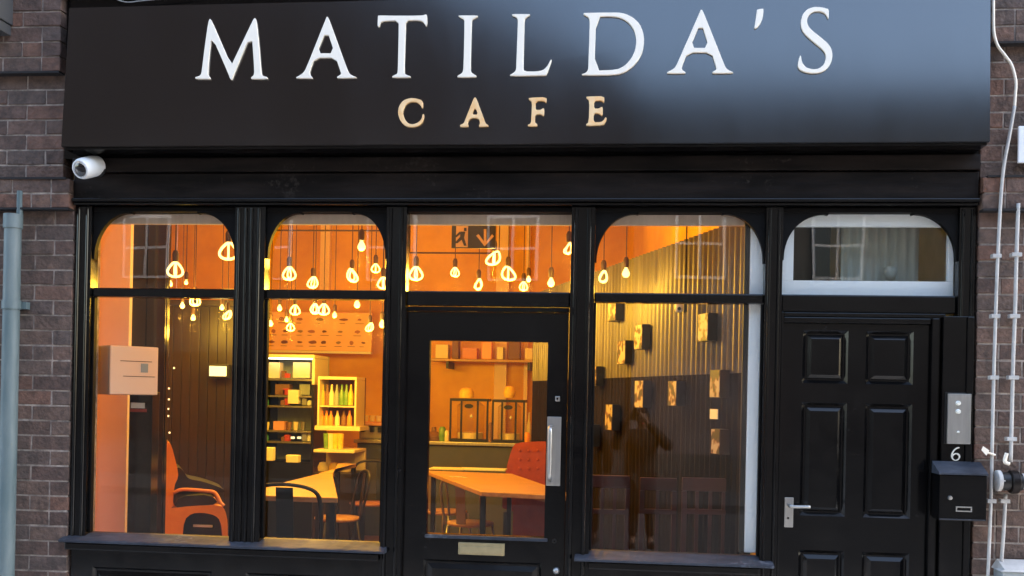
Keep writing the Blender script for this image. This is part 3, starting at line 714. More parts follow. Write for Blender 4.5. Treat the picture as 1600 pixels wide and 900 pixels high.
# string of tiny lights
t = thing('string_lights', 'string of tiny warm lights hanging beside the dark cabinet', 'string lights', tuple(at(262, 690, 1.4)))
bm = B(); tube(bm, [at(262, 460, 1.4), at(264, 560, 1.4), at(264, 600, 1.4), at(262, 690, 1.4)], .0025, 5); obj('wire', bm, metalbar, t)
for x, y in ((264, 607), (264, 624), (263, 639), (263, 650), (265, 676), (272, 575), (262, 478), (262, 500)):
    q = at(x, y, 1.4); bm = B(); lathe(bm, [(0, -.008), (.007, -.004), (.007, .004), (0, .008)], q, 8); obj('light', bm, tinylight, t)
# lit exit box on the panelling
a, b = at(328, 572, 4.2), at(354, 588, 4.2)
t = thing('emergency_light', 'small lit white emergency light box on the dark panelling', 'light', (a.x, 4.2, b.z))
bx('housing', metalbar, t, a.x - .02, b.x + .02, 4.2, 4.28, b.z - .02, a.z + .02, bev=.005); bx('diffuser', exitlit, t, a.x, b.x, 4.185, 4.199, b.z, a.z, bev=.004)
# dark vertical planks partition
a, b = at(255, 620, 4.3), at(405, 620, 4.3)
t = thing('plank_partition', 'dark vertical plank partition behind the orange armchair', 'partition', (a.x, 4.3, ZF))
zt2 = at(300, 478, 4.3).z
x = a.x
while x < b.x:
    bx('plank', darkwood, t, x, x + .088, 4.3 + random.uniform(0, .008), 4.36, ZF, zt2, bev=.004); x += .093
bx('top_rail', darkwood, t, a.x, x, 4.27, 4.38, zt2 + .002, zt2 + .06, bev=.004)

# orange armchair (profile from the side, real width)
def prof(name, m, pts, Y0, Y1, parent, k=1, skew=0., Yp=None):
    if Yp is None: P = [at(x, y, Y0) for x, y in pts]
    else: P = [at(x, y, Yp) + Vector((skew, 1, 0)) * (Y0 - Yp) for x, y in pts]
    P = chaikin(P, k); bm = B(); prism(bm, P, ((Y1 - Y0) * skew, Y1 - Y0, 0)); return obj(name, bm, m, parent)
t = thing('armchair', 'orange armchair with black seat in the first window', 'armchair', (at(300, 830, 2.3).x, 2.3, ZF))
prof('backrest', orange_p, [(262, 690), (268, 695), (277, 730), (279, 745), (272, 760), (270, 795), (258, 800), (258, 740)], 2.1, 2.75, t, 1, -.50, 2.1)
prof('side_panel', orange_p, [(253, 795), (272, 794), (300, 791), (345, 789), (352, 797), (356, 815), (356, 850), (350, 850), (346, 815), (336, 805), (318, 801), (300, 802), (288, 812), (284, 850), (253, 850)], 2.1, 2.2, t, 1, -.50, 2.1)
prof('side_panel', orange_p, [(253, 795), (272, 794), (300, 791), (345, 789), (352, 797), (356, 815), (356, 850), (253, 850)], 2.65, 2.75, t, 1, -.50, 2.1)
prof('seat', metalbar, [(271, 794), (280, 776), (330, 773), (343, 788), (300, 792)], 2.12, 2.74, t, 1, -.50, 2.1)
prof('cushion', metalbar, [(273, 765), (274, 740), (281, 732), (290, 740), (296, 752), (320, 756), (355, 768), (355, 775), (300, 770), (280, 770)], 2.3, 2.7, t, 2, -.50, 2.1)
bm = B(); tube(bm, smooth_path([at(272, 770, 2.08), at(285, 765, 2.08), (at(320, 767, 2.08)), at(336, 770, 2.08), at(345, 785, 2.08), at(350, 790, 2.08)], 5), .014, 8); obj('arm_rest', bm, pink_f, t, smooth=True)
prof('base', metalbar, [(284, 860), (285, 815), (296, 803), (320, 800), (340, 806), (349, 822), (350, 860)], 2.22, 2.62, t, 1, -.50, 2.1)
a, b = at(301, 820, 2.18), at(330, 824.5, 2.18); bx('badge', white_i, t, a.x, b.x, 2.19, 2.21, b.z, a.z)

# ---- counter
CY = 5.6
zc = at(700, 690, CY).z
xa, xb = at(558, 700, CY).x, at(905, 700, CY).x
t = thing('counter', 'dark grey service counter with pale worktop under the glass dispensers', 'counter', ((xa + xb) / 2, CY, ZF))
bx('front', counter_m, t, xa, xb, CY, CY + .6, ZF, zc - .04, bev=.005); bx('worktop', steel, t, xa - .03, xb + .03, CY - .04, CY + .65, zc - .038, zc, bev=.006)
zk = zc
for lab, u0, u1 in (('pale pilaster on the back wall in the middle of the second window', 500, 515), ('pale pilaster on the back wall right of the exit sign', 776, 795), ('pale pilaster on the back wall near the right end of the pane over the door', 822, 828)):
    a, b = at(u0, 400, 7.4), at(u1, 400, 7.4); bm = B(); box(bm, a.x, b.x, 7.4, 7.499, 2.9 if u0 < 600 else ZF, ZC - .001, bev=.004); tag(obj('pilaster', bm, pale_wall, loc=(a.x, 7.4, 2.9 if u0 < 600 else ZF)), lab, 'pilaster')
# menu board
a, b = at(417, 487, 6.9), at(580, 549, 6.9)
t = thing('menu_board', 'long peach menu board with rows of small dark pictures above the counter', 'menu board', ((a.x + b.x) / 2, 6.9, b.z))
bx('board', menu_m, t, a.x, b.x, 6.9, 6.95, b.z, a.z, bev=.004)
bx('rail', white_i, t, a.x, b.x, 6.88, 6.955, b.z - .035, b.z - .004, bev=.004)
rr_ = random.Random(5); brn = [mat('food_print', c_, .6) for c_ in ((.22, .08, .03), (.40, .16, .05), (.14, .05, .02), (.30, .20, .06))]
for row, (yy, xs_) in enumerate(((498, (440, 470, 500, 538, 562)), (517, (427, 446, 468, 488, 508, 532, 556)), (534, (426, 445, 467, 487, 507, 530, 550, 568)))):
    for x in xs_:
        c_ = at(x + rr_.uniform(-2, 2), yy + (x - 420) * .012, 6.89); bm = B(); n_ = 9; r1, r2 = rr_.uniform(.025, .06), rr_.uniform(.014, .03)
        ring_ = [Vector((c_.x + r1 * math.cos(6.283 * k / n_) * rr_.uniform(.75, 1.1), 6.896, c_.z + r2 * math.sin(6.283 * k / n_) * rr_.uniform(.7, 1.1))) for k in range(n_)]
        prism(bm, ring_, (0, .0035, 0)); obj('picture', bm, rr_.choice(brn), t)
        bx('caption', ink, t, c_.x - .05, c_.x + rr_.uniform(.0, .06), 6.897, 6.8995, c_.z - .052, c_.z - .046)
# display fridge with white frame
FY = 5.2
a, b = at(408, 553, FY), at(489, 722, FY)
t = thing('display_fridge', 'white framed display fridge full of cups and cartons in the second window', 'fridge', ((a.x + b.x) / 2, FY, ZF))
x0, x1, z1 = a.x, b.x, a.z
bx('back_panel', hallgrey, t, x0, x1, FY + .5, FY + .55, ZF, z1)
bx('side', metalbar, t, x0, x0 + .03, FY, FY + .499, ZF, z1 - .04); bx('side', white_i, t, x1 - .03, x1, FY, FY + .499, at(450, 600, FY).z, z1 - .04); bx('side', metalbar, t, x1 - .03, x1, FY, FY + .499, ZF, at(450, 600, FY).z - .003)
bx('top', white_i, t, x0, x1, FY - .02, FY + .499, z1 - .038, z1, bev=.006)
for v in (592, 618, 634, 673, 690):
    z = at(450, v, FY).z; bx('shelf', steel, t, x0 + .032, x1 - .032, FY + .01, FY + .49, z - .02, z, bev=.003)
bx('base', metalbar, t, x0 + .032, x1 - .032, FY + .02, FY + .49, ZF, at(450, 722, FY).z)
coolstrip = mat('cool_light_strip', (1, 1, .95), .3, emit=(1, .95, .78), es=.9)
bx('light_strip', coolstrip, t, x0 + .04, x1 - .04, FY + .02, FY + .05, z1 - .052, z1 - .040)
def cup(name, label, cat, x, v, r, h, m, Y, group=None):
    q = at(x, v, Y); bm = B(); lathe(bm, [(0, 0), (r * .75, 0), (r, h), (r * .9, h), (r * .68, .01), (0, .01)], q, 14); return tag(obj(name, bm, m, loc=q, smooth='auto'), label, cat, group)
def carton(name, label, cat, x0_, x1_, v0, v1, m, Y, dep=.12, group=None, roof=False):
    a_, b_ = at(x0_, v0, Y), at(x1_, v1, Y); bm = B(); box(bm, a_.x, b_.x, Y, Y + dep, b_.z, a_.z, bev=.004)
    return tag(obj(name, bm, m, loc=(a_.x, Y, b_.z), smooth=False), label, cat, group)
carton('paper_bag', 'cream box at the left of the top fridge shelf', 'box', 420, 437, 566, 591, cream_i, FY + .1)
carton('carton', 'tall cream carton at the right of the top fridge shelf', 'carton', 458, 484, 566, 591, cream_i, FY + .1)
carton('paper_bag', 'pale paper bag standing on the second fridge shelf', 'bag', 450, 466, 609, 631, white_i, FY - .0)
carton('box', 'pink box on the lowest full fridge shelf', 'box', 427, 444, 658, 672, pink_f, FY + .1)
for i, (x, v, mm_, nm) in enumerate(((417, 672, cream_i, 'leftmost'), (452, 672, brown_i, 'middle'), (462, 672, cream_i, 'second from right'), (474, 672, steel, 'rightmost'))):
    cup('cup', '%s small cup on the lowest full fridge shelf' % nm, 'cup', x, v, .03, .09, mm_, FY + .15, 'cups on the fridge shelf')
for x0_, x1_, nm, mm_ in ((430, 452, 'low brown packet on the left of', brown_i), (468, 484, 'grey packet on the right of', grey_s)):
    carton('packet', nm + ' the second fridge shelf', 'packet', x0_, x1_, 600, 617, mm_, FY + .1)
for x, nm in ((457, 'left'), (467, 'right')):
    q = at(x, 684, FY - .03); bm = B(); box(bm, q.x - .02, q.x + .02, FY - .03, FY - .005, q.z - .012, q.z + .012, bev=.004); o = obj('display_light', bm, exitlit, t)
# juice poster cooler
KY = 4.9
a, b = at(497, 588, KY), at(556, 666, KY)
t = thing('drinks_cooler', 'lit counter cooler with yellow and green bottles in the second window', 'cooler', ((a.x + b.x) / 2, KY, b.z))
bx('cabinet_back', brown_i, t, a.x, b.x, KY + .35, KY + .4, b.z, a.z)
bx('frame_top', cream_i, t, a.x, b.x, KY, KY + .349, a.z - .03, a.z, bev=.004); bx('frame_side', cream_i, t, a.x, a.x + .02, KY, KY + .349, b.z, a.z - .032); bx('frame_side', cream_i, t, b.x - .02, b.x, KY, KY + .349, b.z, a.z - .032)
z = at(525, 634, KY).z; bx('shelf', cream_i, t, a.x + .022, b.x - .022, KY + .01, KY + .34, z - .015, z); bx('base_shelf', cream_i, t, a.x - .02, b.x + .05, KY - .02, KY + .36, b.z - .05, b.z - .003, bev=.004)
def bottle(label, x, v, r, h, m, Y, group):
    q = at(x, v, Y); bm = B(); lathe(bm, [(0, 0), (r, 0), (r, h * .55), (r * .45, h * .75), (r * .38, h), (0, h)], q, 12); return tag(obj('bottle', bm, m, loc=q, smooth='auto'), label, 'bottle', group)
for i, (x, mm_) in enumerate(((504, yellow_i), (511, brown_i), (518, cream_i), (526, grey_s), (534, green_i), (541, green_i), (548, yellow_i))):
    bottle(['yellow bottle at the left end of', 'brown bottle second from the left on', 'cream bottle third from the left on', 'grey bottle in the middle of', 'left of the two green bottles on', 'right of the two green bottles on', 'yellow bottle at the right end of'][i] + ' the upper cooler shelf', x, 633.2, .028, .22, mm_, KY + .12, 'bottles on the upper cooler shelf')
for i, (x, mm_) in enumerate(((503, orange_i), (510, orange_i), (517, orange_i), (527, cream_i), (537, brown_i), (546, orange_i))):
    bottle(['first orange juice bottle from the left on', 'second orange juice bottle from the left on', 'third orange juice bottle from the left on', 'cream bottle in the middle of', 'brown bottle second from the right on', 'lone orange bottle at the right end of'][i] + ' the lower cooler shelf', x, 665, .028, .16, mm_, KY + .12, 'bottles on the lower cooler shelf')
# glass display case below
a, b = at(490, 702, KY - .2), at(553, 740, KY - .2)
t = thing('display_case', 'low glass pastry case beneath the drinks cooler', 'display case', ((a.x + b.x) / 2, KY - .2, ZF))
Y0 = KY - .2
bx('top', cream_i, t, a.x, b.x, Y0, Y0 + .5, a.z - .03, a.z, bev=.004); bx('base', darkwood, t, a.x, b.x, Y0, Y0 + .5, ZF, b.z, bev=.004)
bx('back', cream_i, t, a.x, b.x, Y0 + .46, Y0 + .5, b.z + .001, a.z - .032); bx('glass_front', jar_g, t, a.x, b.x, Y0 + .01, Y0 + .015, b.z + .001, a.z - .032)
for x, y, m_, nm in ((505, 738, cream_i, 'pale loaf at the left in'), (522, 738, yellow_i, 'yellow cake in the middle of'), (540, 738, cream_i, 'pale bun at the right in')):
    q = at(x, y, Y0 + .2); bm = B(); lathe(bm, [(0, 0), (.055, 0), (.06, .04), (.04, .09), (0, .1)], (q.x, q.y, b.z + .003), 14); tag(obj('pastry', bm, m_, loc=(q.x, q.y, b.z + .003), smooth='auto'), nm + ' the glass pastry case', 'pastry', 'pastries in the case')
for i, (x, m_) in enumerate(((510, green_i), (517, cream_i), (524, yellow_i), (532, yellow_i))):
    q = at(x, 700, Y0 + .15); bm = B(); lathe(bm, [(0, 0), (.026, 0), (.036, .16), (.030, .16), (.02, .01), (0, .01)], (q.x, q.y, a.z + .002), 12)
    tag(obj('tumbler', bm, m_, loc=(q.x, q.y, a.z + .002), smooth='auto'), ['green tumbler', 'cream tumbler', 'tall yellow tumbler left of its twin', 'tall yellow tumbler at the right end'][i] + ' on top of the pastry case', 'tumbler', 'tumblers on the pastry case')
rk = random.Random(3)
lab_c = {'teal': (.05, .22, .22), 'cream': (.75, .66, .50), 'red': (.45, .05, .03), 'brown': (.20, .10, .05), 'white': (.8, .8, .75), 'grey': (.25, .25, .25)}
cm_ = {k: mat('pack_' + k, v, .5) for k, v in lab_c.items()}
for (sv, snm) in ((591, 'top'), (617.5, 'second'), (633.5, 'third'), (689.5, 'bottom')):
    for (x, cn, pos) in ((415, 'teal', 'far left'), (443, 'brown', 'left of the middle'), (449 if sv != 617.5 else 447, 'red', 'at the middle'), (476, 'grey', 'towards the right'), (483, 'white', 'far right')):
        if (sv == 591 and x > 450) or (sv == 617.5 and x > 470): continue
        q = at(x, sv, FY + .06); w_ = rk.uniform(.018, .032); h_ = rk.uniform(.05, .10); bm = B()
        if cn in ('white', 'teal'): lathe(bm, [(0, 0), (w_, 0), (w_, h_ * .7), (w_ * .6, h_), (0, h_)], (q.x, FY + .08, q.z + .003), 10)
        else: box(bm, q.x - w_, q.x + w_, FY + .04, FY + .10, q.z + .003, q.z + h_, bev=.003)
        tag(obj('packet', bm, cm_[cn], loc=(q.x, FY + .06, q.z)), '%s packet %s on the %s fridge shelf' % (cn, pos, snm), 'packet')
# coffee machine on the counter right of the cooler
a, b = at(560, 655, CY + .1), at(602, 689, CY + .1)
t = thing('coffee_machine', 'orange lit coffee machine on the counter at the right of the second window', 'coffee machine', ((a.x + b.x) / 2, CY, zk))
bx('body', steel, t, a.x, b.x, CY + .15, CY + .5, zk + .002, zk + (a.z - b.z) * .62, bev=.015); bx('top', pink_f, t, a.x - .01, b.x, CY + .1, CY + .5, zk + (a.z - b.z) * .64, zk + (a.z - b.z) * .8, bev=.01)
for x in (568, 582, 594): q = at(x, 660, CY + .12); bx('group_head', metalbar, t, q.x - .02, q.x + .02, CY + .08, CY + .149, zk + .08, zk + .14, bev=.006)
for i, x in enumerate((562, 572, 582, 592)):
    q = at(x, 640, CY + .3); bm = B(); lathe(bm, [(0, 0), (.024, 0), (.034, .07), (.028, .07), (.02, .01), (0, .01)], (q.x, q.y, zk + (a.z - b.z) * .8 + .003), 12)
    tag(obj('cup', bm, cream_i, loc=(q.x, q.y, zk), smooth='auto'), ['leftmost', 'second from left', 'third from left', 'rightmost'][i] + ' cream cup on top of the coffee machine', 'cup', 'cups on the coffee machine')
# glass dispensers seen through the door
def dispenser(label, u0, u1, v0):
    a, b = at(u0, v0, CY + .05), at(u1, 690, CY + .05)
    t = thing('drink_dispenser', label, 'drink dispenser', ((a.x + b.x) / 2, CY + .2, zk), 'glass dispensers on the counter')
    z1 = a.z; y0, y1 = CY + .05, CY + .33
    for x in (a.x, b.x - .02, a.x + (b.x - a.x) * .28, b.x - (b.x - a.x) * .30): bx('upright', metalbar, t, x, x + .02, y0, y0 + .02, zk + .03, z1 - .03)
    bx('rim', metalbar, t, a.x, b.x, y0 - .002, y1, z1 - .03, z1, bev=.004); bx('base', metalbar, t, a.x, b.x, y0 - .002, y1, zk + .002, zk + .03, bev=.004)
    xm, rr = (a.x + b.x) / 2, (b.x - a.x) * .36
    bm = B(); lathe(bm, [(0, zk + .032), (rr, zk + .032), (rr, z1 - .08), (rr * .6, z1 - .034), (0, z1 - .034)], (xm, y0 + .15, 0), 20); obj('jar', bm, jar_g, t, smooth='auto')
    bm = B(); lathe(bm, [(0, zk + .034), (rr * .93, zk + .034), (rr * .93, zk + .10), (0, zk + .10)], (xm, y0 + .15, 0), 18); obj('contents', bm, cream_i, t, smooth='auto')
    bm = B(); lathe(bm, [(0, -.006), (.05, -.006), (.05, .006), (0, .006)], (0, 0, 0), 16, Matrix.Rotation(math.pi / 2, 4, 'X'))
    for v in bm.verts: v.co = Vector((v.co.x + xm, v.co.y + y0 - .012, v.co.z * .5 + z1 - .085))
    obj('badge', bm, metalbar, t)
    bm = B(); lathe(bm, [(0, -.02), (.018, 0), (0, .03)], (xm + .03, y0 - .01, z1 - .2), 10); obj('tap', bm, white_i, t, smooth=True)
dispenser('left black framed glass dispenser on the counter behind the door', 703, 762, 622)
dispenser('right black framed glass dispenser beside the bottles on the counter', 769, 819, 624)
q = at(729, 622, CY + .15); bm = B(); lathe(bm, [(.085, 0), (.083, .06), (.06, .10), (0, .115)], (q.x, q.y, q.z + .004), 18); tag(obj('bread_loaf', bm, yellow_i, loc=q, smooth=True), 'domed yellow lid on top of the left glass dispenser', 'lid')
q = at(796, 622, CY + .15); bm = B(); lathe(bm, [(.05, 0), (.07, .05), (.05, .12), (.02, .13), (0, .13)], (q.x, q.y, q.z + .004), 14); tag(obj('jug', bm, yellow_i, loc=q, smooth=True), 'small yellow jug on top of the right glass dispenser', 'jug')
for i, (x, h, m_) in enumerate(((826, .34, cream_i), (834, .42, brown_i), (841, .36, cream_i), (850, .40, orange_i))):
    q = at(x, 688, CY + .2); bm = B(); r = .026; lathe(bm, [(0, 0), (r, 0), (r, h * .55), (r * .45, h * .75), (r * .38, h), (0, h)], (q.x, q.y, zk + .002), 12)
    tag(obj('bottle', bm, m_, loc=(q.x, q.y, zk), smooth='auto'), ['short cream bottle just right of the glass dispenser', 'tall brown bottle on the counter', 'cream bottle third right of the dispenser', 'orange bottle furthest right on the counter'][i], 'bottle', 'bottles at the right of the counter')
q = at(678, 676, CY + .2); bm = B(); lathe(bm, [(0, 0), (.10, 0), (.12, .05), (.07, .09), (.03, .10), (.025, .15), (0, .15)], (q.x, q.y, zk + .002), 18); tag(obj('serving_dish', bm, brown_i, loc=(q.x, q.y, zk), smooth='auto'), 'dark covered dish on the counter left of the dispensers', 'dish')

crow = [(662, .05, .10, white_i, 'white mug at the left end of the door counter'), (690, .04, .16, green_i, 'green tin left of the glass dispensers'), (697, .03, .12, cream_i, 'cream cup tight against the left glass dispenser'), (765, .025, .22, brown_i, 'narrow brown bottle between the two glass dispensers'), (823, .03, .12, orange_i, 'orange jar right of the glass dispensers'), (845, .035, .10, white_i, 'white cup in front of the bottles at the counter end'), (856, .03, .18, green_i, 'green bottle at the far right of the door counter')]
for x, r, h, m_, lab in crow:
    q = at(x, 690, CY + .02); bm = B(); lathe(bm, [(0, 0), (r * .8, 0), (r, h * .3), (r, h * .85), (r * .6, h), (0, h)], (q.x, CY + .06, zk + .002), 12)
    tag(obj('jar', bm, m_, loc=(q.x, CY + .06, zk), smooth='auto'), lab, 'jar')
# wall shelf with stock behind the counter, seen at the top of the door glass
a, b = at(672, 560, 7.0), at(862, 566, 7.0)
t = thing('wall_shelf', 'long wall shelf with cartons at the top of the door glass', 'shelf', ((a.x + b.x) / 2, 7.2, b.z))
bx('board', tablewood, t, a.x, b.x, 7.0, 7.3, a.z - .03, a.z, bev=.004)
for x in (a.x + .2, b.x - .3): bx('bracket', metalbar, t, x, x + .03, 7.02, 7.49, a.z - .12, a.z - .031)
for x0_, x1_, h, m_, lab in ((680, 700, .18, cream_i, 'cream carton at the left of the wall shelf'), (706, 716, .26, brown_i, 'tall brown carton on the wall shelf'), (722, 745, .14, pink_f, 'low pink box on the wall shelf'), (752, 768, .22, orange_i, 'orange tin in the middle of the wall shelf'), (776, 786, .16, white_i, 'small white box right of the orange tin on the wall shelf'), (794, 812, .24, brown_i, 'brown box second from the right on the wall shelf'), (820, 846, .15, cream_i, 'wide cream box at the right of the wall shelf')):
    q0, q1 = at(x0_, 560, 7.05), at(x1_, 560, 7.05); bm = B(); box(bm, q0.x, q1.x, 7.05, 7.22, a.z + .003, a.z + h, bev=.008); tag(obj('carton', bm, m_, loc=(q0.x, 7.05, a.z)), lab, 'carton')
seatbrown = mat('brown_seat', (.30, .11, .04), .5)
# ---- tables and chairs
TZ = .98
def table(label, corners, name='table', Z=TZ, nleg=True):
    c = sum(corners, Vector()) / len(corners)
    t = thing(name, label, 'table', (c.x, c.y, ZF))
    bm = B(); prism(bm, corners, (0, 0, -.035)); bmesh.ops.bevel(bm, geom=[e for e in bm.edges], offset=.004, segments=1, affect='EDGES'); obj('tabletop', bm, tablewood, t)
    for p in corners[:4]:
        q = c + (p - c) * .86
        bx('leg', metalbar, t, q.x - .02, q.x + .02, q.y - .02, q.y + .02, ZF, Z - .036, bev=.003)
    return t
f0, f1 = atz(528, 778, TZ), atz(500, 745, TZ)
table('wooden table nearest the glass in the second window', [Vector((f0.x - .72, f0.y, TZ)), Vector((f0.x, f0.y, TZ)), Vector((f1.x, 3.1, TZ)), Vector((f0.x - .72, 3.1, TZ))])
f2 = atz(488, 733, TZ)
table('wooden table standing behind the nearer one in the second window', [Vector((f0.x - .74, 3.13, TZ)), Vector((f1.x, 3.13, TZ)), Vector((f2.x, 4.4, TZ)), Vector((f0.x - .74, 4.4, TZ))])
table('wooden cafe table seen through the door glass', [atz(664, 735, TZ), atz(752, 768, TZ), atz(905, 776, TZ), atz(800, 740, TZ)])
for lab, x, y, w_, m_ in (('white napkin stack at the left end of the door table', 700, 734, .16, cream_i), ('pale folded menu on the middle of the door table', 755, 735, .22, white_i)):
    q = atz(x, y, TZ); bm = B(); box(bm, q.x - w_, q.x + w_, q.y - .1, q.y + .1, TZ + .003, TZ + .018, bev=.003)
    for v in bm.verts: v.co.z += .03 * math.exp(-((v.co.x - q.x) / .05) ** 2)
    tag(obj('menu', bm, m_, loc=q), lab, 'menu')
for lab, x0_, x1_, v0, v1 in (('white napkin holder at the left on the second window table', 410, 426, 699, 720), ('low cream card box on the second window table', 447, 466, 711, 723)):
    carton('napkin_holder', lab, 'napkin holder', x0_, x1_, v0, v1, white_i, 3.9, .08)

def cafe_chair(label, loc, rz, seat_m=tablewood, frame=galv, style='metal', first=None, sz=1., pre=None):
    t = thing('cafe_chair', label, 'chair', loc, 'cafe chairs')
    t.rotation_euler = (0, 0, rz)
    def o2(name, bm, m, smooth=False):
        bmesh.ops.recalc_face_normals(bm, faces=bm.faces[:])
        me = bpy.data.meshes.new(name)
        bm.to_mesh(me); bm.free(); me.materials.append(m); o = bpy.data.objects.new(name, me); C.objects.link(o); o.parent = t
        if smooth:
            for p in me.polygons: p.use_smooth = True
        return o
    bm = B(); lathe(bm, [(0, .44), (.19, .44), (.205, .452), (.20, .468), (0, .474)], (0, 0, 0), 20)
    for v in bm.verts: v.co.x *= 1.02
    o2('seat', bm, seat_m, True)
    for sx in (-1, 1):
        for sy in (-1, 1):
            bm = B(); tube(bm, [(sx * .15, sy * .14, .44), (sx * .20, sy * .20, 0)], .013, 8); o2('leg', bm, frame, True)
    bm = B(); tube(bm, smooth_path([(-.17, .16, .45), (-.185, .22, .70), (-.16, .25, .84), (0, .265, .88), (.16, .25, .84), (.185, .22, .70), (.17, .16, .45)], 6), .012, 8); o2('back_hoop', bm, frame, True)
    bm = B(); box(bm, -.045, .045, .20, .206, .47, .86)
    for v in bm.verts: v.co.y += max(0, (v.co.z - .47)) * .12
    o2('splat', bm, frame)
    return t
s1 = atz(697, 797, ZF + .47); s2 = atz(735, 815, ZF + .47)
cafe_chair('metal cafe chair further left beside the door table', (s1.x, s1.y, ZF), math.radians(150))
cafe_chair('metal cafe chair with round wooden seat nearest the door glass', (s2.x, s2.y, ZF), math.radians(165))
q = at(455, 800, 1.0)
c3 = cafe_chair('black hoop backed chair close to the glass in the second window', (at(452, 800, 1.1).x, 1.25, ZF + .02), math.radians(180), pink_f, metalbar)
c3.scale = (1.3, 1.05, 1.08)
cafe_chair('bent wood chair at the right end of the second window table', (at(528, 760, 3.4).x, 3.4, ZF), math.radians(-60), tablewood, darkwood)
cafe_chair('dark chair in front of the counter behind the window tables', (at(575, 760, 4.6).x, 4.7, ZF), math.radians(10), seatbrown, darkwood)
# red upholstered seat and booth
t = thing('red_chair', 'red buttoned high back chair behind the door table', 'chair', (at(825, 760, 4.2).x, 4.2, ZF))
prof('backrest', redf, [(800, 700), (806, 692), (850, 690), (870, 692), (872, 770), (786, 770), (790, 735)], 4.2, 4.32, t)
prof('seat', redf, [(785, 772), (872, 772), (872, 800), (785, 800)], 3.75, 4.32, t)
for x in (812, 826, 840):
    for y in (704, 718, 732):
        q = at(x, y, 4.195); bm = B(); lathe(bm, [(0, .01), (.014, .006), (.016, 0)], q, 8, Matrix.Rotation(math.pi / 2, 4, 'X')); obj('button', bm, redf, t)
for sx in (790, 866): q = at(sx, 800, 3.8); bx('leg', darkwood, t, q.x - .02, q.x + .02, 3.8, 3.84, ZF, q.z)
t = thing('red_booth', 'dark red booth seat low at the right of the door glass', 'booth seat', (at(825, 830, 2.6).x, 2.6, ZF))
prof('backrest', redf, [(802, 782), (808, 775), (880, 772), (882, 880), (800, 880)], 2.6, 2.75, t)
a, b = at(804, 768, 2.5), at(872, 776, 2.5)
prof('armrest', tablewood, [(806, 772), (872, 771), (872, 786), (852, 785), (826, 778)], 2.52, 2.62, t)

# ================================================================== CORRUGATED PARTITION and pictures
WA = at(1160, 500, .40); WA.z = 0
W2 = at(893, 430, 3.6); W2.z = 0
dW = (W2 - WA).normalized(); nW = Vector((dW.y, -dW.x, 0)); nW = nW if nW.dot(O - WA) > 0 else -nW
zW = at(1160, 341, .40).z
LW = (W2 - WA).length + 1.3
bm = B(); prev = None; N = int(LW / .008)
pitch = .075
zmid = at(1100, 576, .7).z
def corrugated(za, zb, inset):
    bm = B(); prev = None
    for i in range(N + 1):
        s = i * .008; off = .012 * math.sin(2 * math.pi * s / pitch)
        p = WA + dW * s + nW * (off + inset); q = p - nW * .004
        cur = [bm.verts.new((p.x, p.y, za)), bm.verts.new((p.x, p.y, zb)), bm.verts.new((q.x, q.y, zb)), bm.verts.new((q.x, q.y, za))]
        if prev:
            for k in range(4): bm.faces.new([prev[k], prev[(k + 1) % 4], cur[(k + 1) % 4], cur[k]])
        prev = cur
    return bm
ct = thing('corrugated_partition', 'tall corrugated metal partition wall inside the right window', 'partition', (WA.x, WA.y, ZF))
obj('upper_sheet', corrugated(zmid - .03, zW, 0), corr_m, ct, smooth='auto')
obj('dark_reflection_sheet', corrugated(ZF, zmid, -.006), corr_refl, ct, smooth='auto', label='lower sheet with the dark street reflection in its colour')  # darkness of the window reflection is put into this sheet's colour
bm = B(); hexa(bm, [WA + dW * 0 - nW * .03, WA + dW * 0 - nW * .02, WA + dW * LW - nW * .02, WA + dW * LW - nW * .03] and [Vector((p.x, p.y, z)) for z in (ZF, zW - .01) for p in (WA - nW * .02, WA - nW * .08, WA + dW * LW - nW * .08, WA + dW * LW - nW * .02)]); tag(obj('partition_backing', bm, darkwood, loc=(WA.x, WA.y, ZF)), 'dark backing board behind the corrugated partition', 'board')
# white post at its near end
a, b = at(1168, 600, .068), at(1192, 600, .068)
t = thing('white_post', 'white painted post at the right edge of the right window', 'post', (a.x, .33, ZF))
bx('post', white_p, t, a.x, b.x, .068, .098, .86, 2.70, bev=.004); bx('dark_edge', metalbar, t, a.x - .03, a.x - .002, .07, .098, .86, 2.70, bev=.002)
def wallpic(label, u, v, wpx, hpx, seed, dep=.06, dark=True):
    c = atp(u, v, WA + nW * .02, nW); dist = (c - O).length
    h = hpx * dist / 1600 / 2; s = abs(ray(u, v).normalized().dot(nW)); w_ = wpx * dist / 1600 / max(s, .12) / 2
    w_ = min(w_, .12)
    t = thing('picture', label, 'picture', tuple(c), 'small pictures on the corrugated wall')
    def pb(name, m, n0, n1, ww, hh):
        pts = [c + dW * a_ * ww + nW * n_ + Vector((0, 0, b_ * hh)) for b_ in (-1, 1) for a_, n_ in ((-1, n0), (1, n0), (1, n1), (-1, n1))]
        bm = B(); hexa(bm, pts); return obj(name, bm, m, t)
    pb('frame', metalbar, 0, dep, w_, h); pb('print', art('picture_print', seed), dep + .001, dep + .004, w_ * .96, h * .97)
pics = [(968, 488, 12, 28), (1010, 527, 12, 38), (983, 551, 12, 36), (1113, 512, 15, 42), (1132, 600, 15, 42), (1064, 615, 13, 38), (1011, 616, 13, 42), (1133, 690, 13, 38), (963, 652, 11, 40), (932, 680, 10, 34), (938, 588, 10, 30)]
pl = ['highest small picture near the top left of the corrugated wall', 'pale picture right of and below the highest one', 'orange picture left of the pale one on the corrugated wall', 'largest pale picture high on the right of the corrugated wall', 'picture on the right midway down the corrugated wall', 'picture in the middle of the corrugated wall left of the note', 'picture above the reflected photographer\'s head', 'lowest picture at the right above the slatted chairs', 'picture just left of the reflected photographer', 'lowest picture at the far left of the right window', 'picture at the left edge of the right window halfway down']
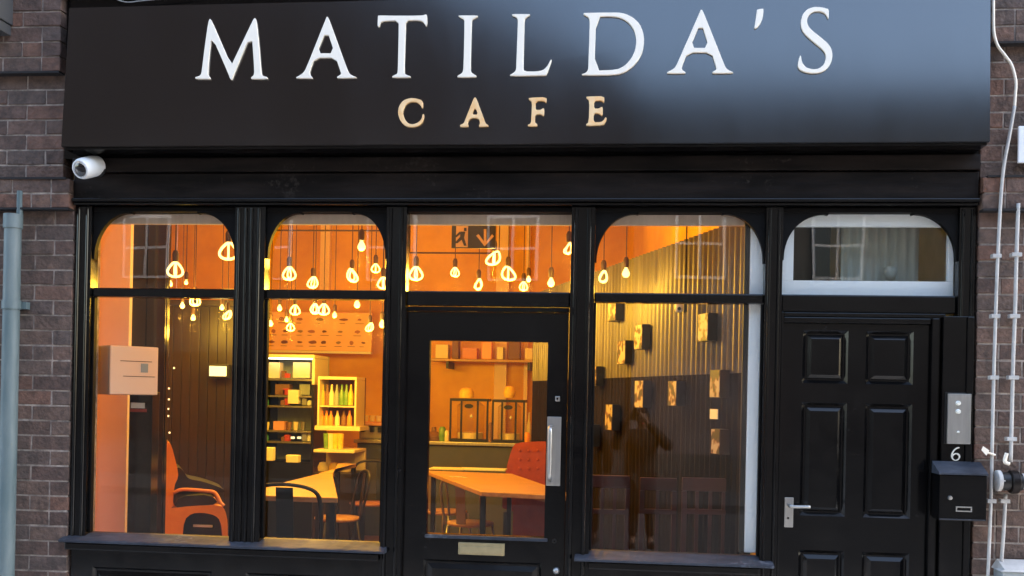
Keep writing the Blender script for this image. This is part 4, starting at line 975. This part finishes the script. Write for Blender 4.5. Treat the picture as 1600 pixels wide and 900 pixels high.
for i, ((u, v, a_, b_), lb_) in enumerate(zip(pics, pl)): wallpic(lb_, u, v, a_, b_, i)
# note
c = atp(1116, 647, WA + nW * .02, nW); bm = B()
hexa(bm, [c + dW * a_ * .055 + nW * n_ + Vector((0, 0, b_ * .03)) for b_ in (-1, 1) for a_, n_ in ((-1, 0), (1, 0), (1, .004), (-1, .004))]); tag(obj('note', bm, white_p, loc=c), 'small white note pinned to the corrugated wall', 'note')
# indoor camera
c = at(1061, 480, .9); t = thing('dome_camera', 'small white indoor camera hanging just below the transom of the right window', 'security camera', tuple(c))
bm = B(); lathe(bm, [(0, -.035), (.022, -.03), (.028, -.01), (.026, .03), (0, .035)], c, 14); obj('body', bm, white_i, t, smooth=True)
bm = B(); lathe(bm, [(0, 0), (.012, 0), (.012, .006), (0, .006)], c + Vector((0, -.022, -.012)), 10, Matrix.Rotation(math.pi / 2, 4, 'X')); obj('lens', bm, lens_m, t)
bx('mount', metalbar, t, c.x + .03, c.x + .05, .9, .95, c.z - .03, c.z + .045)
bm = B(); tube(bm, [(c.x + .04, .93, c.z + .04), (c.x + .04, .93, ZC - .01)], .005, 6); obj('drop_rod', bm, metalbar, t)
# slatted wooden chairs in the lower right window
def slat_chair(label, u0, u1, vtop, Y, n):
    a, b = at(u0, vtop, Y), at(u1, vtop, Y)
    t = thing('slatted_chair', label, 'chair', ((a.x + b.x) / 2, Y, ZF), 'dark red slatted chairs')
    zt_ = a.z; zm = at(u0, 795, Y).z
    bx('top_rail', darkred, t, a.x, b.x, Y, Y + .03, zt_ - .08, zt_, bev=.006); bx('mid_rail', darkred, t, a.x, b.x, Y, Y + .03, zm - .03, zm, bev=.004)
    for i in range(n + 1):
        x = a.x + (b.x - a.x - .03) * i / n
        if i in (0, n): bx('leg', darkred, t, x, x + .03, Y + .001, Y + .031, ZF, zt_ - .082, bev=.003)
        else: bx('slat', darkred, t, x, x + .022, Y + .004, Y + .022, .62, zt_ - .082, bev=.003)
    bx('seat', darkred, t, a.x, b.x, Y - .42, Y - .001, .50, .54, bev=.008)
    for x in (a.x, b.x - .03): bx('leg', darkred, t, x, x + .03, Y - .41, Y - .38, ZF, .499, bev=.003)
darkred = mat('dark_red_wood', (.07, .012, .007), .4, col2=(.05, .009, .005), scale=8)
slat_chair('dark red slatted chair at the left of the right window', 920, 985, 742, .95, 3)
slat_chair('dark red slatted chair behind the reflected photographer', 1000, 1058, 746, .93, 2)
slat_chair('dark red slatted chair beside the white post', 1066, 1158, 746, .55, 4)

# ================================================================== HALL behind the side door
bm = B(); box(bm, .846, 3.0, 2.4, 2.5, 0, 3.2); struct('hall_wall_back', bm, hallgrey)
bm = B(); box(bm, .846, .870, .12, 2.399, 0, 3.2); struct('hall_wall_left', bm, hallgrey)
bm = B(); box(bm, 1.95, 2.0, .12, 2.399, 0, 3.2); struct('hall_wall_right', bm, hallgrey)
bm = B(); box(bm, .95, 3.0, .12, 2.5, 3.21, 3.3); struct('hall_ceiling', bm, halldark)
# white fanlight frame
t = thing('fanlight_frame', 'white inner window frame above the black side door', 'window frame', (1.3, .14, 2.26))
zt1 = at(1350, 354, .066).z; zb1 = at(1350, 439, .066).z
x0, x1 = at(1240, 400, .066).x, at(1481, 400, .066).x
bx('head', white_p, t, .86, 1.755, .066, .10, zt1, 2.9, bev=.002); bx('bottom_rail', white_p, t, .86, 1.755, .066, .10, 2.18, zb1, bev=.002)
bx('stile', white_p, t, .86, x0, .067, .099, zb1 + .001, zt1 - .001, bev=.002); bx('stile', white_p, t, x1, 1.755, .067, .099, zb1 + .001, zt1 - .001, bev=.002)
a, b = at(1314, 400, .30), at(1436, 400, .30)
bm = B(); N = 40; prev = None
for i in range(N + 1):
    x = a.x + (b.x - a.x) * i / N; y = .30 + .008 * math.sin(i * 1.3)
    cur = [bm.verts.new((x, y, z)) for z in (2.0, 2.9)] + [bm.verts.new((x, y + .004, z)) for z in (2.9, 2.0)]
    if prev:
        for k in range(4): bm.faces.new([prev[k], prev[(k + 1) % 4], cur[(k + 1) % 4], cur[k]])
    prev = cur
tag(obj('blind', bm, hallgrey, loc=(a.x, .3, 2.0), smooth=True), 'grey green blind hanging in the fanlight over the side door', 'blind')
bm = B(); box(bm, a.x - .35, a.x - .02, .5, .52, 2.0, 2.95); tag(obj('dark_board', bm, halldark, loc=(a.x, .5, 2.0)), 'dark board left of the blind in the fanlight', 'board')
q = at(1391, 426, .28); bm = B(); lathe(bm, [(0, -.045), (.02, -.04), (.038, -.005), (.036, .025), (.015, .035), (0, .035)], q, 16); tag(obj('lamp_shade', bm, hallgrey, loc=q, smooth=True), 'small round grey light fitting in front of the blind', 'light fitting')

# ================================================================== EXIT SIGN in the transom
a, b = at(706, 352, 1.1), at(774, 388, 1.1)
t = thing('exit_sign', 'dark exit sign with running man and down arrow above the cafe door', 'sign', ((a.x + b.x) / 2, 1.1, b.z))
exg = mat('exit_sign_dark', (.05, .045, .02), .5); exy = mat('exit_sign_pale', (.85, .52, .16), .6)
bx('panel', exg, t, a.x, b.x, 1.1, 1.115, b.z, a.z, bev=.002)
xm = at(734, 370, 1.1).x
bx('door_symbol', exy, t, a.x + .03, xm - .012, 1.096, 1.0995, b.z + .006, a.z - .006)
def sym(name, polys, m, Yc):
    bm = B()
    for i, p in enumerate(polys): prism(bm, [at(x, y, Yc - i * .0004) for x, y in p], (0, .002, 0))
    return obj(name, bm, m, t)
sym('arrow', [[(756, 358), (760, 358), (760, 380), (756, 380)], [(744, 368), (748, 366), (759, 381), (757, 385)], [(757, 385), (758, 380), (769, 366), (772, 369)]], exy, 1.097)
sym('running_man', [[(725, 356), (729, 356), (729, 361), (725, 361)], [(719, 362), (727, 362), (725, 372), (719, 372)], [(720, 371), (725, 371), (729, 384), (725, 384)], [(719, 370), (722, 374), (715, 380), (710, 380)], [(718, 362), (720, 365), (713, 371), (711, 369)]], exg, 1.0935)
for x in (a.x + .05, b.x - .05): bm = B(); tube(bm, [(x, 1.107, a.z), (x, 1.107, ZC - .01)], .002, 5); obj('suspension_wire', bm, metalbar, t)

# ================================================================== PENDANT LAMPS
def loop_bm(c, s, lean=0.):
    bm = B(); pts = []
    for k in range(20):
        a = 2 * math.pi * k / 20; r = 1
        x = math.sin(a) * s * .46 * (1 + .45 * -math.cos(a)); z = math.cos(a) * s * .5
        pts.append((x + z * lean, 0, z))
    q = 1
    tube(bm, [Vector(c) + Vector(p) for p in pts], s * .078, 8, closed=True)
    return bm
def pear_bm(c, s):
    bm = B(); lathe(bm, [(0, -s * .5), (s * .22, -s * .45), (s * .36, -s * .25), (s * .38, -s * .05), (s * .26, s * .22), (s * .14, s * .42), (s * .13, s * .5), (0, s * .5)], c, 14); return bm
lampno = [0]
def pendant(label, u, v, Y, s, kind='loop', rot=0., lean=0.):
    dim = 'corrugated' in label or Y < .9
    lampno[0] += 1
    c = at(u, v, Y); s *= .53
    t = thing('pendant_lamp', label, 'pendant lamp', tuple(c), 'glowing filament pendant lamps')
    if kind == 'loop':
        s *= 1.15
        bm = loop_bm((0, 0, 0), s, lean)
        bm2 = loop_bm((0, 0, 0), s, -lean)
        for v_ in bm2.verts: pass
        tmp = bpy.data.meshes.new('x'); 
        for v_ in bm2.verts: v_.co = Matrix.Rotation(1.45, 4, 'Z') @ v_.co * .8
        bm2.to_mesh(tmp); bm2.free(); bm.from_mesh(tmp); bpy.data.meshes.remove(tmp)
        for v_ in bm.verts: v_.co = Matrix.Rotation(rot, 4, 'Z') @ v_.co + c
    else: bm = pear_bm(c, s)
    obj('bulb', bm, glow, t, smooth=True)
    zt_ = c.z + s * .5
    bm = B(); lathe(bm, [(0, 0), (.018, 0), (.02, .05), (.012, .07), (0, .07)], (c.x, c.y, zt_ + .002), 12); obj('socket', bm, socket_m, t, smooth='auto')
    bm = B(); tube(bm, [(c.x, c.y, zt_ + .07), (c.x, c.y, ZC - .012)], .004, 6); obj('cord', bm, socket_m, t)
    bm = B(); lathe(bm, [(0, 0), (.045, 0), (.045, -.012), (0, -.02)], (c.x, c.y, ZC - .001), 12); obj('ceiling_rose', bm, socket_m, t)
    ln = 'bulb_light_dim' if dim else 'bulb_light'; ld = bpy.data.lights.get(ln)
    if ld is None:
        ld = bpy.data.lights.new(ln, 'POINT'); ld.energy = BULB_W * (.10 if dim else 1); ld.color = (1, .555, .05); ld.shadow_soft_size = .05
    lo = bpy.data.objects.new('bulb_light', ld); C.objects.link(lo); lo.parent = t; lo.location = (0, -.0, -s * .62 - .06)
    return t
PL = [
 ('large looped lamp highest at the right of the first window', 357, 392, .45, .17, 'loop', .5, .1),
 ('looped lamp beside the cabinet in the upper first window', 274, 421, .5, .15, 'loop', .4, 0),
 ('small lamp just above the transom in the first window', 291, 441, 3.2, .08, 'pear', 0, 0),
 ('small lamp at the cabinet edge above the transom in the first window', 266, 443, 3.2, .10, 'pear', 0, 0),
 ('leftmost round lamp below the transom in the first window', 285, 477, 3.6, .11, 'pear', 0, 0),
 ('broad looped lamp in the middle below the first window transom', 305, 469, 3.3, .16, 'loop', 0, 0),
 ('lowest round lamp in the first window', 302, 496, 3.9, .11, 'pear', 0, 0),
 ('small lamp below the transom right of middle in the first window', 347, 480, 3.6, .10, 'pear', 0, 0),
 ('slanting looped lamp lowest at the right of the first window', 356, 492, 3.2, .13, 'loop', 1, .6),
 ('teardrop looped lamp at the left of the upper second window', 452, 427, 1.5, .15, 'loop', .1, 0),
 ('pear shaped lamp highest in the second window', 565, 384, 1.0, .13, 'pear', 0, 0),
 ('wide looped lamp on the transom in the middle of the second window', 489, 441, 2.6, .15, 'loop', .8, .2),
 ('large looped lamp right of middle in the upper second window', 550, 430, 2.2, .16, 'loop', .9, -.3),
 ('small diamond shaped lamp at the right of the upper second window', 587, 419, 2.4, .11, 'loop', .4, 0),
 ('lamp at the lower right corner of the upper second window', 599, 442, 2.0, .14, 'loop', .2, 0),
 ('round lamp at the left just below the second window transom', 437, 481, 3.8, .11, 'pear', 0, 0),
 ('triangular looped lamp below the second window transom', 461, 484, 3.4, .14, 'loop', .3, 0),
 ('left lamp of the close pair in the middle of the second window', 492, 482, 3.5, .15, 'loop', .9, 0),
 ('right lamp of the close pair in the middle of the second window', 506, 483, 3.5, .16, 'loop', .2, 0),
 ('round lamp just right of the close pair in the second window', 523, 492, 4.1, .11, 'pear', 0, 0),
 ('upright lamp right of middle touching the second window transom', 558, 475, 3.0, .13, 'pear', 0, 0),
 ('lamp low at the left edge of the second window', 423, 505, 4.0, .11, 'pear', 0, 0),
 ('small round lamp in front of the menu board in the second window', 448, 499, 4.3, .10, 'pear', 0, 0),
 ('lowest looped lamp in front of the menu board', 454, 511, 3.9, .12, 'loop', .5, 0),
 ('slanting lamp low at the right of the menu board', 578, 511, 3.8, .13, 'loop', .8, .4),
 ('lamp at the right edge of the second window below the transom', 597, 506, 3.2, .13, 'pear', 0, 0),
 ('open looped lamp at the left of the pane over the door', 650, 427, 1.4, .15, 'loop', .1, 0),
 ('small looped lamp left of the exit sign over the door', 711, 425, 2.6, .12, 'loop', .6, 0),
 ('big spiral lamp directly below the exit sign arrow', 772, 403, 1.3, .15, 'loop', .4, .5),
 ('slanting looped lamp right of the spiral one over the door', 794, 427, 1.8, .16, 'loop', .2, -.25),
 ('broad lamp on the door transom below the exit sign', 748, 444, 2.6, .15, 'loop', 1.2, .3),
 ('lamp low on the door transom right of middle', 818, 447, 3.0, .12, 'loop', .5, 0),
 ('small lamp right of the one low on the door transom', 826, 436, 3.3, .10, 'pear', 0, 0),
 ('pear shaped lamp near the right end of the pane over the door', 861, 441, 1.5, .12, 'pear', 0, 0),
 ('thin slanting lamp at the right edge of the pane over the door', 889, 388, 1.2, .13, 'loop', 1.2, .5),
 ('left lamp in the upper right window before the corrugated wall', 943, 432, 1.7, .14, 'loop', .9, .2),
 ('right lamp in the upper right window before the corrugated wall', 978, 426, 1.5, .13, 'pear', 0, 0),
]
for p in PL: pendant(*p)
# extra dark ceiling pipework: thin hanging tracks
for lab, pts in (('thin dark ceiling track seen in the second window', [(430, 360), (600, 372)]), ('thin dark ceiling track seen over the door', [(640, 395), (780, 386)])):
    bm = B(); a, b = at(*pts[0], 5.2), at(*pts[1], 5.2); b.z = a.z; tube(bm, [a, b], .010, 6)
    for q in (a, b): tube(bm, [q, Vector((q.x, q.y, ZC - .01))], .006, 5)
    tag(obj('ceiling_track', bm, socket_m, loc=a), lab, 'track')

# ================================================================== STREET BEHIND THE CAMERA (seen only as reflection)
def house(label, x0, x1, H, yf, wallm, groundm, gz=2.45, wins=(), roof=2.2, plinthm=None):
    t = thing('terraced_house', label, 'building', ((x0 + x1) / 2, yf, 0), 'buildings opposite the cafe')
    bx('ground_floor', groundm, t, x0, x1, yf - 8, yf, 0, gz); bx('plinth', plinthm or asphalt, t, x0, x1, yf + .001, yf + .05, 0, .64); bx('render_band', render_l, t, x0, x1, yf - .049, yf - .02, gz + .002, 6.2)
    bx('wall', wallm, t, x0, x1, yf - 8, yf - .05, gz + .001, H)
    bm = B(); prism(bm, [Vector((x0, yf + .1, H)), Vector((x0, yf - 4, H + roof)), Vector((x0, yf - 8.1, H))], (x1 - x0, 0, 0)); obj('roof', bm, slate, t)
    for (a, b, c, d) in wins:
        f = bx('window', white_o, t, a, b, yf - .06, yf + .02, c, d); w_ = b - a; h_ = d - c
        for i in range(2):
            for j in range(2):
                bx('pane', pane_dark, f, a + .06 + i * (w_ - .06) / 2, a + (w_ - .06) / 2 * (i + 1), yf + .015, yf + .03, c + .06 + j * (h_ - .06) / 2, c + (h_ - .06) / 2 * (j + 1))
    return t
YO = -14.0
t = thing('gabled_building', 'tall dark brick gabled building opposite the left half of the cafe', 'building', (-8, YO, 0), 'buildings opposite the cafe')
bm = B(); prism(bm, [Vector((x, YO, z)) for x, z in ((-24, 0), (.2, 0), (.2, 10.5), (-3.1, 12.2), (-11, 17), (-24, 14))], (0, -9, 0)); obj('wall', bm, midbrick, t)
bx('shopfront', dkshop, t, -19.9, .1, YO + .001, YO + .12, .64, 2.45); bx('plinth', asphalt, t, -19.9, .1, YO + .001, YO + .14, 0, .638); bx('render_band', render_l, t, -19.9, .1, YO + .001, YO + .04, 2.451, 6.2)
for x in (-12.5, -10, -7.5, -5, -2.6):
    for z in (3.9, 7.0):
        f = bx('window', white_o, t, x, x + 1.0, YO + .041, YO + .08, z, z + 1.3)
        for i in range(2):
            for j in range(2): bx('pane', pane_dark, f, x + .06 + i * .47, x + .47 * (i + 1), YO + .075, YO + .09, z + .05 + j * .63, z + .62 * (j + 1))
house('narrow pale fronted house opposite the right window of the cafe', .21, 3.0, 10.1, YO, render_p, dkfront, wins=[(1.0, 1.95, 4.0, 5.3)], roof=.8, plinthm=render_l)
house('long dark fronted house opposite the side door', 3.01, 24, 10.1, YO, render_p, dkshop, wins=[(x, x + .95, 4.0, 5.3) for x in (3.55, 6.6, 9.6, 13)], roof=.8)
# ---- people on the pavement, seen as reflections
def skinned(name, verts, edges, radii, m, parent, sub=1):
    me = bpy.data.meshes.new(name); me.from_pydata([Vector(v) for v in verts], edges, []); me.update()
    o = bpy.data.objects.new(name, me); C.objects.link(o)
    o.modifiers.new('skin', 'SKIN'); sv = me.skin_vertices[0].data
    for i, r in enumerate(radii): sv[i].radius = r if isinstance(r, tuple) else (r, r)
    sv[0].use_root = True
    ss = o.modifiers.new('sub', 'SUBSURF'); ss.levels = sub; ss.render_levels = sub
    dg = bpy.context.evaluated_depsgraph_get(); me2 = bpy.data.meshes.new_from_object(o.evaluated_get(dg)); me2.materials.clear(); me2.materials.append(m)
    bpy.data.objects.remove(o); o = bpy.data.objects.new(name, me2); C.objects.link(o); o.parent = parent
    for p in me2.polygons: p.use_smooth = True
    return o
def person(label, loc, rz, hands, elbows, coat_len=.62, k=.90):
    t = thing('person', label, 'person', loc); t.rotation_euler = (0, 0, rz); t.scale = (k, k, k)
    # +Y is the facing direction; heights for 1.72 m
    sh = [(-.19, 0, 1.42), (.19, 0, 1.42)]
    V = [(0, 0, .95), (0, 0, 1.12), (0, 0, 1.30), (0, 0, 1.43), (0, .005, 1.50), (0, .02, 1.56), (0, .02, 1.64), (0, .01, 1.70)]
    Rr = [(.15, .11), (.125, .10), (.15, .11), (.12, .085), (.05, .05), (.07, .085), (.075, .095), (.05, .065)]
    E = [(i, i + 1) for i in range(7)]
    for s, el, ha in zip((-1, 1), elbows, hands):
        b0 = len(V); V += [(s * .19, 0, 1.41), el, tuple(Vector(el) * .35 + Vector(ha) * .65), ha]; Rr += [.058, .043, .034, .024]; E += [(3, b0), (b0, b0 + 1), (b0 + 1, b0 + 2), (b0 + 2, b0 + 3)]
        d = (Vector(ha) - Vector(el)).normalized(); up_ = Vector((0, 0, 1)); sd_ = d.cross(up_).normalized()
        for f in range(4):
            b1 = len(V); of = sd_ * (.012 * (f - 1.5) * 1.2); L_ = (.06, .07, .068, .055)[f]
            p1 = Vector(ha) + d * .02 + of; p2 = p1 + d * L_ * .6; p3 = p2 + (d * .6 - sd_ * s * .5).normalized() * L_ * .4
            V += [tuple(p2), tuple(p3)]; Rr += [.009, .0075]; E += [(b0 + 3, b1), (b1, b1 + 1)]
        b1 = len(V); V += [tuple(Vector(ha) + up_ * .03 + d * .02), tuple(Vector(ha) + up_ * .045 + d * .045)]; Rr += [.011, .009]; E += [(b0 + 3, b1), (b1, b1 + 1)]
    for s in (-1, 1):
        b0 = len(V); V += [(s * .09, 0, .88), (s * .10, .01, .50), (s * .11, -.02, .10), (s * .115, .02, .045), (s * .12, .14, .035)]; Rr += [.088, .058, .042, .04, .034]; E += [(0, b0)] + [(b0 + i, b0 + i + 1) for i in range(4)]
    skinned('body', V, E, Rr, skin_m, t)
    # coat with sleeves
    V2 = [(0, 0, 1.50), (0, 0, 1.38), (0, 0, 1.20), (0, 0, 1.0), (0, 0, coat_len + .12), (0, 0, coat_len)]
    R2 = [(.085, .075), (.20, .15), (.19, .15), (.20, .155), (.215, .165), (.22, .17)]; E2 = [(i, i + 1) for i in range(5)]
    for s, el, ha in zip((-1, 1), elbows, hands):
        b0 = len(V2); wr = Vector(el) * .2 + Vector(ha) * .8
        V2 += [(s * .20, 0, 1.40), el, tuple(wr)]; R2 += [.09, .078, .055]; E2 += [(1, b0), (b0, b0 + 1), (b0 + 1, b0 + 2)]
    skinned('coat', V2, E2, R2, coat_m, t)
    V3 = []; R3_ = []; E3 = []
    for s in (-1, 1):
        b0 = len(V3); V3 += [(s * .09, 0, .86), (s * .10, .01, .50), (s * .11, -.015, .12)]; R3_ += [.10, .072, .06]; E3 += [(b0, b0 + 1), (b0 + 1, b0 + 2)]
    V3.append((0, 0, .92)); R3_.append((.16, .12)); E3 += [(6, 0), (6, 3)]
    V3 = [V3[6]] + V3[:6]; R3_ = [R3_[6]] + R3_[:6]; E3 = [((a + 1) % 7, (b + 1) % 7) for a, b in E3]
    skinned('trousers', V3, E3, R3_, coat_m, t)
    # hair cap, eyes, nose, ears, mouth, shoes
    def lo(name, bm, m):
        bmesh.ops.recalc_face_normals(bm, faces=bm.faces[:]); me = bpy.data.meshes.new(name); bm.to_mesh(me); bm.free(); me.materials.append(m)
        o = bpy.data.objects.new(name, me); C.objects.link(o); o.parent = t
        for p in me.polygons: p.use_smooth = True
    bm = B(); bmesh.ops.create_icosphere(bm, subdivisions=3, radius=1)
    for v in bm.verts: v.co = Vector((v.co.x * .088, v.co.y * .10 - .022, v.co.z * .115 + 1.655)) if v.co.y < .35 or v.co.z > .5 else Vector((v.co.x * .08, v.co.y * .05 - .01, v.co.z * .10 + 1.655))
    lo('hair', bm, coat_m)
    for s in (-1, 1):
        bm = B(); bmesh.ops.create_icosphere(bm, subdivisions=2, radius=.011, matrix=Matrix.Translation((s * .03, .10, 1.63))); lo('eye', bm, lens_m)
        bm = B(); bmesh.ops.create_icosphere(bm, subdivisions=2, radius=.02, matrix=Matrix.Translation((s * .078, .01, 1.62)) @ Matrix.Diagonal((.4, 1, 1.5, 1))); lo('ear', bm, skin_m)
        bm = B(); box(bm, s * .12 - .045, s * .12 + .045, -.06, .20, 0, .07, bev=.02); lo('shoe', bm, coat_m)
    bm = B(); bmesh.ops.create_icosphere(bm, subdivisions=2, radius=.014, matrix=Matrix.Translation((0, .115, 1.60)) @ Matrix.Diagonal((.8, 1, 1.5, 1))); lo('nose', bm, skin_m)
    bm = B(); bmesh.ops.create_icosphere(bm, subdivisions=2, radius=.02, matrix=Matrix.Translation((0, .100, 1.565)) @ Matrix.Diagonal((1.2, .4, .3, 1))); lo('mouth', bm, redf)
    return t
person('photographer in a dark coat reflected in the right window holding up a phone', (.27, -6.08, 0), 0, [(-.17, .44, 1.70), (-.02, .42, 1.66)], [(-.36, .20, 1.26), (.34, .20, 1.26)], .42)
t = thing('phone', 'black phone held up by the reflected photographer', 'phone', (.10, -5.69, 1.50)); bx('case', metalbar, t, .115, .190, -5.675, -5.665, 1.45, 1.60, bev=.002)
person('second person in dark clothes reflected at the left of the right window', (-.36, -6.35, 0), .2, [(-.26, .05, .82), (.26, .05, .82)], [(-.27, -.02, 1.10), (.27, -.02, 1.10)], .62, .9)
